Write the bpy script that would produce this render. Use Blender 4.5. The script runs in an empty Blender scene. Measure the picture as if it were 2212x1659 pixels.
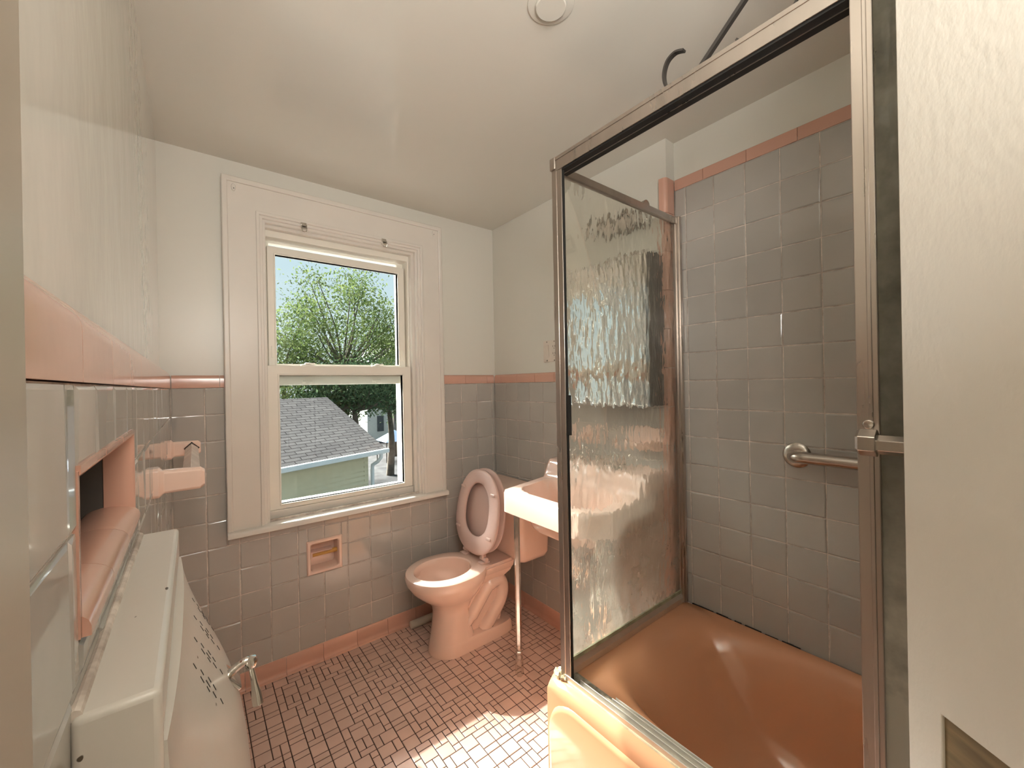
import bpy, bmesh, math, random
from mathutils import Vector, Matrix, Euler
random.seed(7)
C = bpy.context.scene.collection
PI = math.pi
# ------------------------------------------------------------------ calibrated layout (metres; camera stands at X=0, Y=0)
F_PX, YAW, PITCH, ROLL, EYE = 876.7, 0.6663, -0.0001, -0.019, 1.2603
D = 2.033      # tile face of the window wall
R = 1.461      # tile face of the sink wall
RS = 1.521     # tile face of the shower wall
LX = -0.068    # tile face of the left wall
H = 2.215      # ceiling
YS = 0.867     # step between sink wall and shower alcove
YN = -0.62     # near wall
YJ = 0.15      # end of left wall
XE = -0.75     # entry side wall
PT = 0.108     # tile pitch
ZT = 1.267     # top of the grey wainscot
ZB = 0.079     # top of the tile base

# ------------------------------------------------------------------ helpers
def prop(o, label=None, cat=None, group=None, kind=None):
    if label: o['label'] = label
    if cat: o['category'] = cat
    if group: o['group'] = group
    if kind: o['kind'] = kind
    return o

def empty(name, loc=(0, 0, 0), **k):
    o = bpy.data.objects.new(name, None); C.objects.link(o); o.location = loc
    o.empty_display_size = 0.05
    return prop(o, **k)

def link(name, bm, mat, parent=None, smooth=True, angle=38, bevel=0, segs=2, **k):
    me = bpy.data.meshes.new(name)
    bmesh.ops.recalc_face_normals(bm, faces=bm.faces[:])
    bm.to_mesh(me); bm.free()
    mats = mat if isinstance(mat, (list, tuple)) else [mat]
    for m in mats: me.materials.append(m)
    if smooth:
        for p in me.polygons: p.use_smooth = True
        me.set_sharp_from_angle(angle=math.radians(angle))
    o = bpy.data.objects.new(name, me); C.objects.link(o)
    if parent is not None:
        o.parent = parent
        o.matrix_parent_inverse = Matrix.Translation(-Vector(parent.location)) if parent.type == 'EMPTY' and parent.parent is None else Matrix()
    if bevel:
        b = o.modifiers.new('bevel', 'BEVEL'); b.width = bevel; b.segments = segs; b.limit_method = 'ANGLE'; b.angle_limit = math.radians(40)
        b.harden_normals = False
    return prop(o, **k)

def raw(name, verts, faces, mat, parent=None, idx=None, smooth=False, **k):
    me = bpy.data.meshes.new(name); me.from_pydata(verts, [], faces)
    mats = mat if isinstance(mat, (list, tuple)) else [mat]
    for m in mats: me.materials.append(m)
    if idx: me.polygons.foreach_set('material_index', idx)
    if smooth:
        for p in me.polygons: p.use_smooth = True
    me.update()
    o = bpy.data.objects.new(name, me); C.objects.link(o)
    if parent is not None:
        o.parent = parent
        o.matrix_parent_inverse = Matrix.Translation(-Vector(parent.location)) if parent.type == 'EMPTY' and parent.parent is None else Matrix()
    return prop(o, **k)

def NB(): return bmesh.new()

def box(bm, x0, x1, y0, y1, z0, z1, mi=0):
    v = [bm.verts.new((x, y, z)) for x in (x0, x1) for y in (y0, y1) for z in (z0, z1)]
    fs = []
    for q in ((0, 1, 3, 2), (4, 6, 7, 5), (0, 4, 5, 1), (2, 3, 7, 6), (0, 2, 6, 4), (1, 5, 7, 3)):
        f = bm.faces.new([v[i] for i in q]); f.material_index = mi; fs.append(f)
    return v

def rbox(bm, x0, x1, y0, y1, z0, z1, r=0.01, segs=3):
    b = NB(); box(b, x0, x1, y0, y1, z0, z1)
    bmesh.ops.bevel(b, geom=b.edges[:], offset=r, segments=segs, profile=0.5, affect='EDGES')
    merge(bm, b)

def merge(bm, other, mat=None):
    me = bpy.data.meshes.new('tmp'); other.to_mesh(me); other.free()
    if mat is not None: me.transform(mat)
    bm.from_mesh(me); bpy.data.meshes.remove(me)

def rings(bm, rs, cap0=True, cap1=True, closed=True, mi=0):
    vs = [[bm.verts.new(p) for p in r] for r in rs]
    n = len(vs[0])
    for a, b in zip(vs[:-1], vs[1:]):
        for i in range(n if closed else n - 1):
            j = (i + 1) % n
            f = bm.faces.new((a[i], a[j], b[j], b[i])); f.material_index = mi
    if cap0: bm.faces.new(list(reversed(vs[0]))).material_index = mi
    if cap1: bm.faces.new(vs[-1]).material_index = mi
    return vs

def tube(bm, pts, r, n=12, cap=True, rot=0.0):
    pts = [Vector(p) for p in pts]
    rr = r if isinstance(r, (list, tuple)) else [r] * len(pts)
    up = None; out = []
    for i, p in enumerate(pts):
        t = (pts[min(i + 1, len(pts) - 1)] - pts[max(i - 1, 0)]).normalized()
        if up is None:
            up = Vector((0, 0, 1)) if abs(t.z) < 0.9 else Vector((1, 0, 0))
        a = t.cross(up).normalized(); up = a.cross(t).normalized()
        out.append([p + (a * math.cos(2 * PI * k / n + rot) + up * math.sin(2 * PI * k / n + rot)) * rr[i] for k in range(n)])
    rings(bm, out, cap, cap)

def smooth_path(pts, k=6):
    pts = [Vector(p) for p in pts]; out = []
    for i in range(len(pts) - 1):
        p0 = pts[max(i - 1, 0)]; p1 = pts[i]; p2 = pts[i + 1]; p3 = pts[min(i + 2, len(pts) - 1)]
        for j in range(k):
            t = j / k
            out.append(0.5 * ((2 * p1) + (-p0 + p2) * t + (2 * p0 - 5 * p1 + 4 * p2 - p3) * t * t + (-p0 + 3 * p1 - 3 * p2 + p3) * t ** 3))
    out.append(pts[-1]); return out

def lathe(bm, prof, loc, axis='Z', n=24, cap=True):
    b = NB()
    rings(b, [[(r * math.cos(2 * PI * i / n), r * math.sin(2 * PI * i / n), z) for i in range(n)] for r, z in prof], cap, cap)
    m = {'Z': Matrix(), 'X': Matrix.Rotation(PI / 2, 4, 'Y'), '-X': Matrix.Rotation(-PI / 2, 4, 'Y'), 'Y': Matrix.Rotation(-PI / 2, 4, 'X'), '-Y': Matrix.Rotation(PI / 2, 4, 'X'), '-Z': Matrix.Rotation(PI, 4, 'X')}[axis]
    merge(bm, b, Matrix.Translation(loc) @ m)

def prism(bm, prof, a0, a1, fn):
    """extrude a closed 2D profile between a0 and a1; fn(u,v,a)->xyz"""
    rings(bm, [[fn(u, v, a) for u, v in prof] for a in (a0, a1)])

def holed(bm, u0, u1, v0, v1, holes, w0, w1, fn, mi=0):
    """slab with rectangular holes; fn(u,v,w)->xyz"""
    us = sorted({u0, u1, *[h[0] for h in holes], *[h[1] for h in holes]}); us = [u for u in us if u0 <= u <= u1]
    vs = sorted({v0, v1, *[h[2] for h in holes], *[h[3] for h in holes]}); vs = [v for v in vs if v0 <= v <= v1]
    def solid(i, j):
        if i < 0 or j < 0 or i >= len(us) - 1 or j >= len(vs) - 1: return False
        cu = (us[i] + us[i + 1]) / 2; cv = (vs[j] + vs[j + 1]) / 2
        return not any(h[0] < cu < h[1] and h[2] < cv < h[3] for h in holes)
    cache = {}
    def V(i, j, w):
        if (i, j, w) not in cache: cache[(i, j, w)] = bm.verts.new(fn(us[i], vs[j], w))
        return cache[(i, j, w)]
    def F(*a): bm.faces.new(a).material_index = mi
    for i in range(len(us) - 1):
        for j in range(len(vs) - 1):
            if not solid(i, j): continue
            for w in (w0, w1): F(V(i, j, w), V(i + 1, j, w), V(i + 1, j + 1, w), V(i, j + 1, w))
            if not solid(i - 1, j): F(V(i, j, w0), V(i, j + 1, w0), V(i, j + 1, w1), V(i, j, w1))
            if not solid(i + 1, j): F(V(i + 1, j, w0), V(i + 1, j + 1, w0), V(i + 1, j + 1, w1), V(i + 1, j, w1))
            if not solid(i, j - 1): F(V(i, j, w0), V(i + 1, j, w0), V(i + 1, j, w1), V(i, j, w1))
            if not solid(i, j + 1): F(V(i, j + 1, w0), V(i + 1, j + 1, w0), V(i + 1, j + 1, w1), V(i, j + 1, w1))

def tiles(rects, fn, gap=0.0028, rise=0.003, lip=0.0035, tilt=0.0012):
    """pillow-edged tiles; fn(u,v,w)->xyz with w out of the wall"""
    V = []; Fc = []
    for (a, b, c, d) in rects:
        if b - a < gap * 1.6 or d - c < gap * 1.6: continue
        a += gap / 2; b -= gap / 2; c += gap / 2; d -= gap / 2
        l = min(lip, (b - a) / 4, (d - c) / 4)
        t = [random.uniform(-tilt, tilt) for _ in range(3)]
        n = len(V)
        for (u, v) in ((a, c), (b, c), (b, d), (a, d)): V.append(fn(u, v, -rise))
        for (u, v) in ((a, c), (b, c), (b, d), (a, d)): V.append(fn(u, v, -rise * 0.35 + 0))
        for k, (u, v) in enumerate(((a + l, c + l), (b - l, c + l), (b - l, d - l), (a + l, d - l))):
            s = (-1, 1, 1, -1)[k]; r = (-1, -1, 1, 1)[k]
            V.append(fn(u, v, t[0] * 0.3 + s * t[1] * 0.5 + r * t[2] * 0.5))
        for k in range(4):
            j = (k + 1) % 4
            Fc.append((n + k, n + j, n + 4 + j, n + 4 + k)); Fc.append((n + 4 + k, n + 4 + j, n + 8 + j, n + 8 + k))
        Fc.append((n + 8, n + 9, n + 10, n + 11))
    return V, Fc

def sub_rect(rects, hole):
    out = []
    h0, h1, k0, k1 = hole
    for (a, b, c, d) in rects:
        if b <= h0 or a >= h1 or d <= k0 or c >= k1: out.append((a, b, c, d)); continue
        if a < h0: out.append((a, h0, c, d))
        if b > h1: out.append((h1, b, c, d))
        m0, m1 = max(a, h0), min(b, h1)
        if c < k0: out.append((m0, m1, c, k0))
        if d > k1: out.append((m0, m1, k1, d))
    return out

def grid(us, vs): return [(us[i], us[i + 1], vs[j], vs[j + 1]) for i in range(len(us) - 1) for j in range(len(vs) - 1)]

def steps(origin, pitch, lo, hi):
    k0 = math.ceil((lo - origin) / pitch); k1 = math.floor((hi - origin) / pitch)
    s = [lo] + [origin + k * pitch for k in range(k0, k1 + 1)] + [hi]
    o = [s[0]]
    for v in s[1:]:
        if v - o[-1] > 0.004: o.append(v)
    return o

# ------------------------------------------------------------------ materials
def mat(name): 
    m = bpy.data.materials.new(name); m.use_nodes = True
    nt = m.node_tree; b = nt.nodes['Principled BSDF']
    return m, nt, b
def coords(nt, scale=(1, 1, 1)):
    tc = nt.nodes.new('ShaderNodeTexCoord'); mp = nt.nodes.new('ShaderNodeMapping'); mp.inputs['Scale'].default_value = scale
    nt.links.new(tc.outputs['Object'], mp.inputs['Vector']); return mp.outputs['Vector']
def noise(nt, vec, scale, detail=3, rough=0.5):
    n = nt.nodes.new('ShaderNodeTexNoise'); n.inputs['Scale'].default_value = scale; n.inputs['Detail'].default_value = detail
    n.inputs['Roughness'].default_value = rough; nt.links.new(vec, n.inputs['Vector']); return n.outputs['Fac']
def ramp(nt, fac, stops):
    r = nt.nodes.new('ShaderNodeValToRGB'); e = r.color_ramp.elements
    while len(e) < len(stops): e.new(0.5)
    for el, (p, c) in zip(e, stops): el.position = p; el.color = (*c, 1) if len(c) == 3 else c
    nt.links.new(fac, r.inputs['Fac']); return r.outputs['Color']
def bump(nt, b, h, strength, dist=0.002, sock='Normal'):
    n = nt.nodes.new('ShaderNodeBump'); n.inputs['Strength'].default_value = strength; n.inputs['Distance'].default_value = dist
    nt.links.new(h, n.inputs['Height']); nt.links.new(n.outputs['Normal'], b.inputs[sock]); return n
def surf(name, col, rough=0.5, metal=0, var=0.08, nscale=6, bstr=0.0, bscale=30, bdist=0.002, spec=0.5, scale=(1, 1, 1), coat=0, rvar=0.0):
    m, nt, b = mat(name); v = coords(nt, scale)
    if var:
        f = noise(nt, v, nscale, 4)
        lo = tuple(c * (1 - var) for c in col); hi = tuple(min(1, c * (1 + var)) for c in col)
        nt.links.new(ramp(nt, f, [(0.3, lo), (0.7, hi)]), b.inputs['Base Color'])
    else: b.inputs['Base Color'].default_value = (*col, 1)
    b.inputs['Roughness'].default_value = rough; b.inputs['Metallic'].default_value = metal
    b.inputs['Specular IOR Level'].default_value = spec; b.inputs['Coat Weight'].default_value = coat; b.inputs['Coat Roughness'].default_value = 0.05
    if rvar:
        f2 = noise(nt, v, nscale * 2.3, 3)
        nt.links.new(ramp(nt, f2, [(0.35, (rough - rvar,) * 3), (0.7, (rough + rvar,) * 3)]), b.inputs['Roughness'])
    if bstr: bump(nt, b, noise(nt, v, bscale, 3), bstr, bdist)
    return m

def tile_mat(name, col, rough, isl=0.10, bstr=0.10, bscale=22, stain=0.05):
    m, nt, b = mat(name); v = coords(nt)
    geo = nt.nodes.new('ShaderNodeNewGeometry')
    rnd = ramp(nt, geo.outputs['Random Per Island'], [(0, tuple(c * (1 - isl) for c in col)), (1, tuple(c * (1 + isl) for c in col))])
    mix = nt.nodes.new('ShaderNodeMixRGB'); mix.blend_type = 'MULTIPLY'; mix.inputs['Fac'].default_value = 1
    nt.links.new(rnd, mix.inputs['Color1'])
    nt.links.new(ramp(nt, noise(nt, v, 9, 4), [(0.3, (1 - stain,) * 3), (0.7, (1,) * 3)]), mix.inputs['Color2'])
    nt.links.new(mix.outputs['Color'], b.inputs['Base Color'])
    b.inputs['Roughness'].default_value = rough
    bump(nt, b, noise(nt, v, bscale, 2), bstr, 0.003)
    return m

def mortar(name, a, c, scale=25):
    m, nt, b = mat(name); v = coords(nt)
    nt.links.new(ramp(nt, noise(nt, v, scale, 4, 0.7), [(0.38, a), (0.62, c)]), b.inputs['Base Color'])
    b.inputs['Roughness'].default_value = 0.85; return m

def pane_mat(name, tint=(0.96, 0.98, 0.97), fac=0.06):
    m = bpy.data.materials.new(name); m.use_nodes = True; nt = m.node_tree
    nt.nodes.remove(nt.nodes['Principled BSDF']); out = nt.nodes['Material Output']
    tr = nt.nodes.new('ShaderNodeBsdfTransparent'); tr.inputs['Color'].default_value = (*tint, 1)
    gl = nt.nodes.new('ShaderNodeBsdfGlossy'); gl.inputs['Roughness'].default_value = 0.02
    fr = nt.nodes.new('ShaderNodeFresnel'); fr.inputs['IOR'].default_value = 1.35
    mx = nt.nodes.new('ShaderNodeMixShader'); nt.links.new(fr.outputs['Fac'], mx.inputs['Fac'])
    nt.links.new(tr.outputs[0], mx.inputs[1]); nt.links.new(gl.outputs[0], mx.inputs[2])
    nt.links.new(mx.outputs[0], out.inputs['Surface']); return m

def obscure_mat(name, tint=(1.0, 1.0, 0.97), scum=0.07, strength=1.0):
    m = bpy.data.materials.new(name); m.use_nodes = True; nt = m.node_tree
    nt.nodes.remove(nt.nodes['Principled BSDF']); out = nt.nodes['Material Output']
    v = coords(nt, (1, 1, 0.38))
    n1 = noise(nt, v, 42, 2.0, 0.5)
    vo = nt.nodes.new('ShaderNodeTexVoronoi'); vo.inputs['Scale'].default_value = 46; nt.links.new(v, vo.inputs['Vector']); vo.feature = 'SMOOTH_F1'
    ad = nt.nodes.new('ShaderNodeMath'); ad.operation = 'ADD'; nt.links.new(n1, ad.inputs[0]); nt.links.new(vo.outputs['Distance'], ad.inputs[1])
    bp = nt.nodes.new('ShaderNodeBump'); bp.inputs['Strength'].default_value = strength; bp.inputs['Distance'].default_value = 0.0065
    nt.links.new(ad.outputs[0], bp.inputs['Height'])
    rf = nt.nodes.new('ShaderNodeBsdfRefraction'); rf.inputs['IOR'].default_value = 1.28; rf.inputs['Roughness'].default_value = 0.02; rf.inputs['Color'].default_value = (*tint, 1)
    tr = nt.nodes.new('ShaderNodeBsdfTransparent'); tr.inputs['Color'].default_value = (*tint, 1)
    gl = nt.nodes.new('ShaderNodeBsdfGlossy'); gl.inputs['Roughness'].default_value = 0.06
    tl = nt.nodes.new('ShaderNodeBsdfTranslucent'); tl.inputs['Color'].default_value = (0.8, 0.76, 0.66, 1)
    df = nt.nodes.new('ShaderNodeBsdfDiffuse'); df.inputs['Color'].default_value = (0.7, 0.66, 0.57, 1)
    if strength > 0:
        for s in (rf, gl): nt.links.new(bp.outputs['Normal'], s.inputs['Normal'])
    m0 = nt.nodes.new('ShaderNodeMixShader'); m0.inputs['Fac'].default_value = 0.16
    nt.links.new(rf.outputs[0], m0.inputs[1]); nt.links.new(tr.outputs[0], m0.inputs[2])
    m1 = nt.nodes.new('ShaderNodeMixShader'); m1.inputs['Fac'].default_value = 0.45
    nt.links.new(df.outputs[0], m1.inputs[1]); nt.links.new(tl.outputs[0], m1.inputs[2])
    # soap scum builds up towards the bottom of the pane
    tc = nt.nodes.new('ShaderNodeTexCoord'); sp = nt.nodes.new('ShaderNodeSeparateXYZ'); nt.links.new(tc.outputs['Object'], sp.inputs[0])
    mr = nt.nodes.new('ShaderNodeMapRange'); mr.inputs[1].default_value = 1.1; mr.inputs[2].default_value = 0.42; mr.inputs[3].default_value = scum; mr.inputs[4].default_value = scum * 5.5
    nt.links.new(sp.outputs['Z'], mr.inputs[0])
    nz = noise(nt, coords(nt), 7, 5, 0.65); mu = nt.nodes.new('ShaderNodeMath'); mu.operation = 'MULTIPLY'
    mr2 = nt.nodes.new('ShaderNodeMapRange'); mr2.inputs[1].default_value = 0.3; mr2.inputs[2].default_value = 0.7; mr2.inputs[3].default_value = 0.5; mr2.inputs[4].default_value = 1.4
    nt.links.new(nz, mr2.inputs[0]); nt.links.new(mr.outputs[0], mu.inputs[0]); nt.links.new(mr2.outputs[0], mu.inputs[1])
    m2 = nt.nodes.new('ShaderNodeMixShader'); nt.links.new(mu.outputs[0], m2.inputs['Fac'])
    nt.links.new(m0.outputs[0], m2.inputs[1]); nt.links.new(m1.outputs[0], m2.inputs[2])
    fr = nt.nodes.new('ShaderNodeFresnel'); fr.inputs['IOR'].default_value = 1.22; (nt.links.new(bp.outputs['Normal'], fr.inputs['Normal']) if strength > 0 else None)
    m3 = nt.nodes.new('ShaderNodeMixShader'); nt.links.new(fr.outputs['Fac'], m3.inputs['Fac'])
    nt.links.new(m2.outputs[0], m3.inputs[1]); nt.links.new(gl.outputs[0], m3.inputs[2])
    nt.links.new(m3.outputs[0], out.inputs['Surface']); return m

def leaf_mat(name, a, b_, tr=0.45):
    m = bpy.data.materials.new(name); m.use_nodes = True; nt = m.node_tree
    nt.nodes.remove(nt.nodes['Principled BSDF']); out = nt.nodes['Material Output']
    geo = nt.nodes.new('ShaderNodeNewGeometry'); col = ramp(nt, geo.outputs['Random Per Island'], [(0, a), (1, b_)])
    df = nt.nodes.new('ShaderNodeBsdfDiffuse'); tl = nt.nodes.new('ShaderNodeBsdfTranslucent')
    nt.links.new(col, df.inputs['Color']); nt.links.new(col, tl.inputs['Color'])
    mx = nt.nodes.new('ShaderNodeMixShader'); mx.inputs['Fac'].default_value = tr
    nt.links.new(df.outputs[0], mx.inputs[1]); nt.links.new(tl.outputs[0], mx.inputs[2]); nt.links.new(mx.outputs[0], out.inputs['Surface'])
    return m

M = {}
M['plaster'] = surf('plaster_paint', (0.695, 0.675, 0.61), 0.32, var=0.0, bstr=0.08, bscale=26, bdist=0.002)
M['gloss_plaster'] = surf('gloss_wall_paint', (0.695, 0.675, 0.61), 0.09, var=0.01, bstr=0.22, bscale=11, bdist=0.004, scale=(1, 1, 0.55))
M['ceiling'] = surf('ceiling_paint', (0.695, 0.675, 0.61), 0.17, var=0.0, bstr=0.05, bscale=7, bdist=0.003, rvar=0.0)
M['trim'] = surf('trim_paint', (0.71, 0.665, 0.605), 0.32, var=0.02, bstr=0.05, bscale=40)
M['vinyl'] = surf('window_vinyl', (0.80, 0.76, 0.68), 0.35, var=0.01)
M['door_paint'] = surf('door_paint', (0.68, 0.64, 0.57), 0.20, var=0.02, bstr=0.40, bscale=95, bdist=0.0016, scale=(1, 1, 0.55))
M['grey_tile'] = tile_mat('grey_wall_tile', (0.45, 0.425, 0.39), 0.06, isl=0.05, bstr=0.10, bscale=14)
M['grout'] = mortar('wall_grout', (0.42, 0.35, 0.30), (0.80, 0.71, 0.63), 14)
M['pink_tile'] = tile_mat('pink_trim_tile', (0.64, 0.37, 0.285), 0.14, isl=0.06, bstr=0.08)
M['floor_tile'] = tile_mat('pink_floor_tile', (0.74, 0.515, 0.43), 0.28, isl=0.05, bstr=0.10, bscale=40, stain=0.12)
M['floor_grout'] = mortar('floor_grout', (0.035, 0.016, 0.012), (0.10, 0.055, 0.04), 12)
M['porcelain'] = surf('peach_porcelain', (0.81, 0.59, 0.49), 0.10, var=0.015, coat=0.3)
M['tub'] = surf('peach_tub_enamel', (0.63, 0.305, 0.165), 0.12, var=0.03, nscale=4, coat=0.25)
M['seat'] = surf('pinkish_seat_plastic', (0.62, 0.44, 0.385), 0.28, var=0.02)
M['chrome'] = surf('chrome', (0.70, 0.67, 0.63), 0.10, 1, var=0.05, nscale=40)
M['old_metal'] = surf('aged_aluminium', (0.50, 0.445, 0.40), 0.30, 1, var=0.10, nscale=16, scale=(1, 1, 0.12), rvar=0.03)
M['bright_metal'] = surf('satin_aluminium', (0.72, 0.68, 0.62), 0.38, 0.85, var=0.05, nscale=14)
M['steel'] = surf('brushed_steel', (0.52, 0.47, 0.42), 0.26, 1, var=0.06, nscale=60)
M['black'] = surf('black_rubber', (0.012, 0.011, 0.010), 0.6, var=0)
M['iron'] = surf('wrought_iron', (0.035, 0.03, 0.026), 0.45, var=0.1)
M['olive'] = surf('mildewed_seal', (0.16, 0.135, 0.10), 0.7, var=0.35, nscale=18, scale=(1, 1, 0.4))
M['caulk'] = surf('old_caulk', (0.52, 0.43, 0.28), 0.7, var=0.25, nscale=40)
M['hamper'] = surf('hamper_enamel', (0.62, 0.58, 0.525), 0.24, var=0.015, bstr=0.05, bscale=70)
def chip(m):
    nt = m.node_tree; b = nt.nodes['Principled BSDF']; old = b.inputs['Base Color'].links[0].from_socket
    f = noise(nt, coords(nt, (1, 0.5, 1)), 55, 2, 0.4); mx = nt.nodes.new('ShaderNodeMixRGB'); mx.inputs['Color2'].default_value = (0.10, 0.075, 0.055, 1)
    nt.links.new(ramp(nt, f, [(0.735, (0, 0, 0)), (0.75, (1, 1, 1))]), mx.inputs['Fac']); nt.links.new(old, mx.inputs['Color1']); nt.links.new(mx.outputs['Color'], b.inputs['Base Color'])
chip(M['hamper'])
M['dark'] = surf('dark_cavity', (0.02, 0.016, 0.014), 0.8, var=0)
M['niche_tile'] = tile_mat('shaded_niche_tile', (0.11, 0.10, 0.092), 0.2, isl=0.05)  # grey tile with the shadow of the recess put into its colour
M['wood'] = surf('bare_wood', (0.20, 0.145, 0.075), 0.6, var=0.35, nscale=12, scale=(1, 1, 6))
M['roller'] = surf('wooden_roller', (0.50, 0.27, 0.06), 0.5, var=0.1)
M['mirror'] = surf('mirror_glass', (0.85, 0.85, 0.82), 0.01, 1, var=0)
M['plastic'] = surf('ivory_plastic', (0.72, 0.64, 0.56), 0.35, var=0.01)
M['white_tube'] = surf('white_tube_plastic', (0.62, 0.55, 0.45), 0.4, var=0.05)
M['towel_rod'] = surf('milky_rod', (0.70, 0.60, 0.54), 0.2, var=0.1, nscale=20)
M['glass'] = pane_mat('window_glass')
M['obscure'] = obscure_mat('pebbled_glass')
M['obscure_back'] = obscure_mat('pebbled_glass_back', scum=0.03, strength=0)
M['obscure2'] = obscure_mat('pebbled_glass_door', (0.6, 0.6, 0.48), 0.35)
# outside
M['siding'] = surf('cream_siding', (0.50, 0.47, 0.33), 0.6, var=0.03, spec=0.1)
M['gutter'] = surf('white_gutter', (0.55, 0.58, 0.58), 0.4, var=0.03)
M['asphalt'] = surf('asphalt', (0.055, 0.055, 0.056), 0.95, var=0.25, nscale=2, spec=0.0)
M['white_siding'] = surf('white_siding', (0.5, 0.49, 0.46), 0.6, var=0.04)
M['dark_roof'] = surf('dark_shingles', (0.07, 0.075, 0.08), 0.9, var=0.2)
M['blue_cloth'] = surf('blue_tarp', (0.12, 0.20, 0.34), 0.6, var=0.1)
M['bark'] = surf('bark', (0.10, 0.08, 0.06), 0.9, var=0.3)
M['leaf_light'] = leaf_mat('light_leaves', (0.035, 0.06, 0.018), (0.095, 0.12, 0.045), 0.42)
M['leaf_dark'] = leaf_mat('dark_leaves', (0.05, 0.09, 0.05), (0.12, 0.17, 0.085), 0.4)

def shingle_mat():
    m, nt, b = mat('grey_shingles'); v = coords(nt)
    br = nt.nodes.new('ShaderNodeTexBrick'); nt.links.new(v, br.inputs['Vector'])
    br.inputs['Color1'].default_value = (0.072, 0.069, 0.069, 1); br.inputs['Color2'].default_value = (0.095, 0.091, 0.090, 1); br.inputs['Mortar'].default_value = (0.022, 0.020, 0.020, 1)
    br.inputs['Scale'].default_value = 1; br.inputs['Mortar Size'].default_value = 0.012; br.inputs['Brick Width'].default_value = 0.42; br.inputs['Row Height'].default_value = 0.13
    mx = nt.nodes.new('ShaderNodeMixRGB'); mx.blend_type = 'MULTIPLY'; mx.inputs['Fac'].default_value = 1
    nt.links.new(br.outputs['Color'], mx.inputs['Color1']); nt.links.new(ramp(nt, noise(nt, v, 60, 3), [(0.3, (0.75,) * 3), (0.7, (1.0,) * 3)]), mx.inputs['Color2'])
    nt.links.new(mx.outputs['Color'], b.inputs['Base Color']); b.inputs['Roughness'].default_value = 0.9; b.inputs['Specular IOR Level'].default_value = 0.0
    return m
M['shingle'] = shingle_mat()

# ------------------------------------------------------------------ room shell
# floor
U = 0.0262
def block_sheet(rnd, n=6):
    g = [[0] * n for _ in range(n)]; out = []
    for r in range(n):
        for c in range(n):
            if g[r][c]: continue
            opts = []
            right = c + 1 < n and not g[r][c + 1]; down = r + 1 < n
            if right and down: opts += [(2, 2)] * 4
            if right: opts += [(2, 1)] * 3
            if down: opts += [(1, 2)] * 3
            opts += [(1, 1)]
            w, h = rnd.choice(opts)
            for rr_ in range(r, r + h):
                for cc in range(c, c + w): g[rr_][cc] = 1
            out.append([c, c + w, r, r + h])
    return out
srnd = random.Random(5)
sheets = [block_sheet(srnd) for _ in range(7)]
fl = []
x00 = 0.2485 - 6 * U * 7
for si in range(0, 16):
    for sj in range(-9, 15):
        ox = x00 + si * 6 * U; oy = sj * 6 * U + (3 * U if si % 2 else 0)
        for (a, b, c, d) in sheets[(si * 3 + sj * 5) % 7]:
            r = (ox + a * U, ox + b * U, oy + c * U, oy + d * U)
            x0, x1 = max(r[0], XE), min(r[1], 1.50); y0, y1 = max(r[2], YN), min(r[3], D)
            if x1 - x0 < 0.006 or y1 - y0 < 0.006: continue
            if x1 < LX - 0.02 and y0 > YJ: continue
            if x0 > 0.83 and y1 < 0.90: continue
            fl.append((x0, x1, y0, y1))
bm = NB(); box(bm, XE - 0.1, RS + 0.1, YN - 0.12, D + 0.2, -0.12, -0.0018)
floor = link('floor', bm, M['floor_grout'], smooth=False, kind='structure')
V, Fc = tiles(fl, lambda u, v, w: (u, v, w), gap=0.0036, rise=0.0018, lip=0.0016, tilt=0.0006)
raw('mosaic_tile', V, Fc, M['floor_tile'], floor)
# ceiling
bm = NB(); box(bm, XE - 0.1, RS + 0.1, YN - 0.12, D + 0.2, H, H + 0.12)
link('ceiling', bm, M['ceiling'], smooth=False, kind='structure')

# back wall (window wall)
WX0, WX1, WZ0, WZ1 = 0.228, 0.968, 0.655, 1.995     # opening in the wall
TP = (0.398, 0.544, 0.408, 0.556)                   # recess of the paper holder
PD = 0.014                                          # plaster sits this far behind the tile face
bm = NB(); holed(bm, LX - 0.05, RS + 0.1, -0.05, H, [(WX0, WX1, WZ0, WZ1), TP], D + PD, D + 0.17, lambda u, v, w: (u, w, v))
wb = link('wall_back', bm, M['plaster'], smooth=False, kind='structure')
cols = steps(0.0356, PT, LX, R); rows = [ZB + i * PT for i in range(12)]; rows[-1] = ZT
casr = (0.102, 1.10, 0.66, ZT)
rc = sub_rect(sub_rect(grid(cols, rows), TP), casr)
bm = NB(); holed(bm, LX, R, 0.0, ZT, [TP, (0.13, 1.08, 0.69, ZT)], D + 0.0022, D + PD + 0.002, lambda u, v, w: (u, w, v))
link('grout_bed', bm, M['grout'], wb, smooth=False)
V, Fc = tiles(rc, lambda u, v, w: (u, D - w, v))
raw('wall_tile', V, Fc, M['grey_tile'], wb)
def cap_profile(back):   # bullnose in (out, z), out measured from tile face
    p = [(-back, 0.0), (0.001, 0.0)]
    for i in range(7):
        a = i / 6 * PI / 2; p.append((0.001 - 0.014 * (1 - math.cos(a)), 0.036 + 0.014 * math.sin(a)))
    p.append((-back, 0.05)); return p
def cap_run(name, parent, a0, a1, fn, z, back=0.02, L=0.152, prof=None):
    bm = NB(); a = a0
    while a < a1 - 0.004:
        b = min(a + L, a1)
        prism(bm, prof or cap_profile(back), a + 0.0008, b - 0.0008, lambda o, zz, s: fn(s, z + zz, o)); a = b
    return link(name, bm, M['pink_tile'], parent, angle=30)
cap_run('cap_tile', wb, LX + 0.002, 0.1015, lambda s, z, o: (s, D - o, z), ZT + 0.001)
cap_run('cap_tile', wb, 1.101, R - 0.002, lambda s, z, o: (s, D - o, z), ZT + 0.001)

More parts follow.
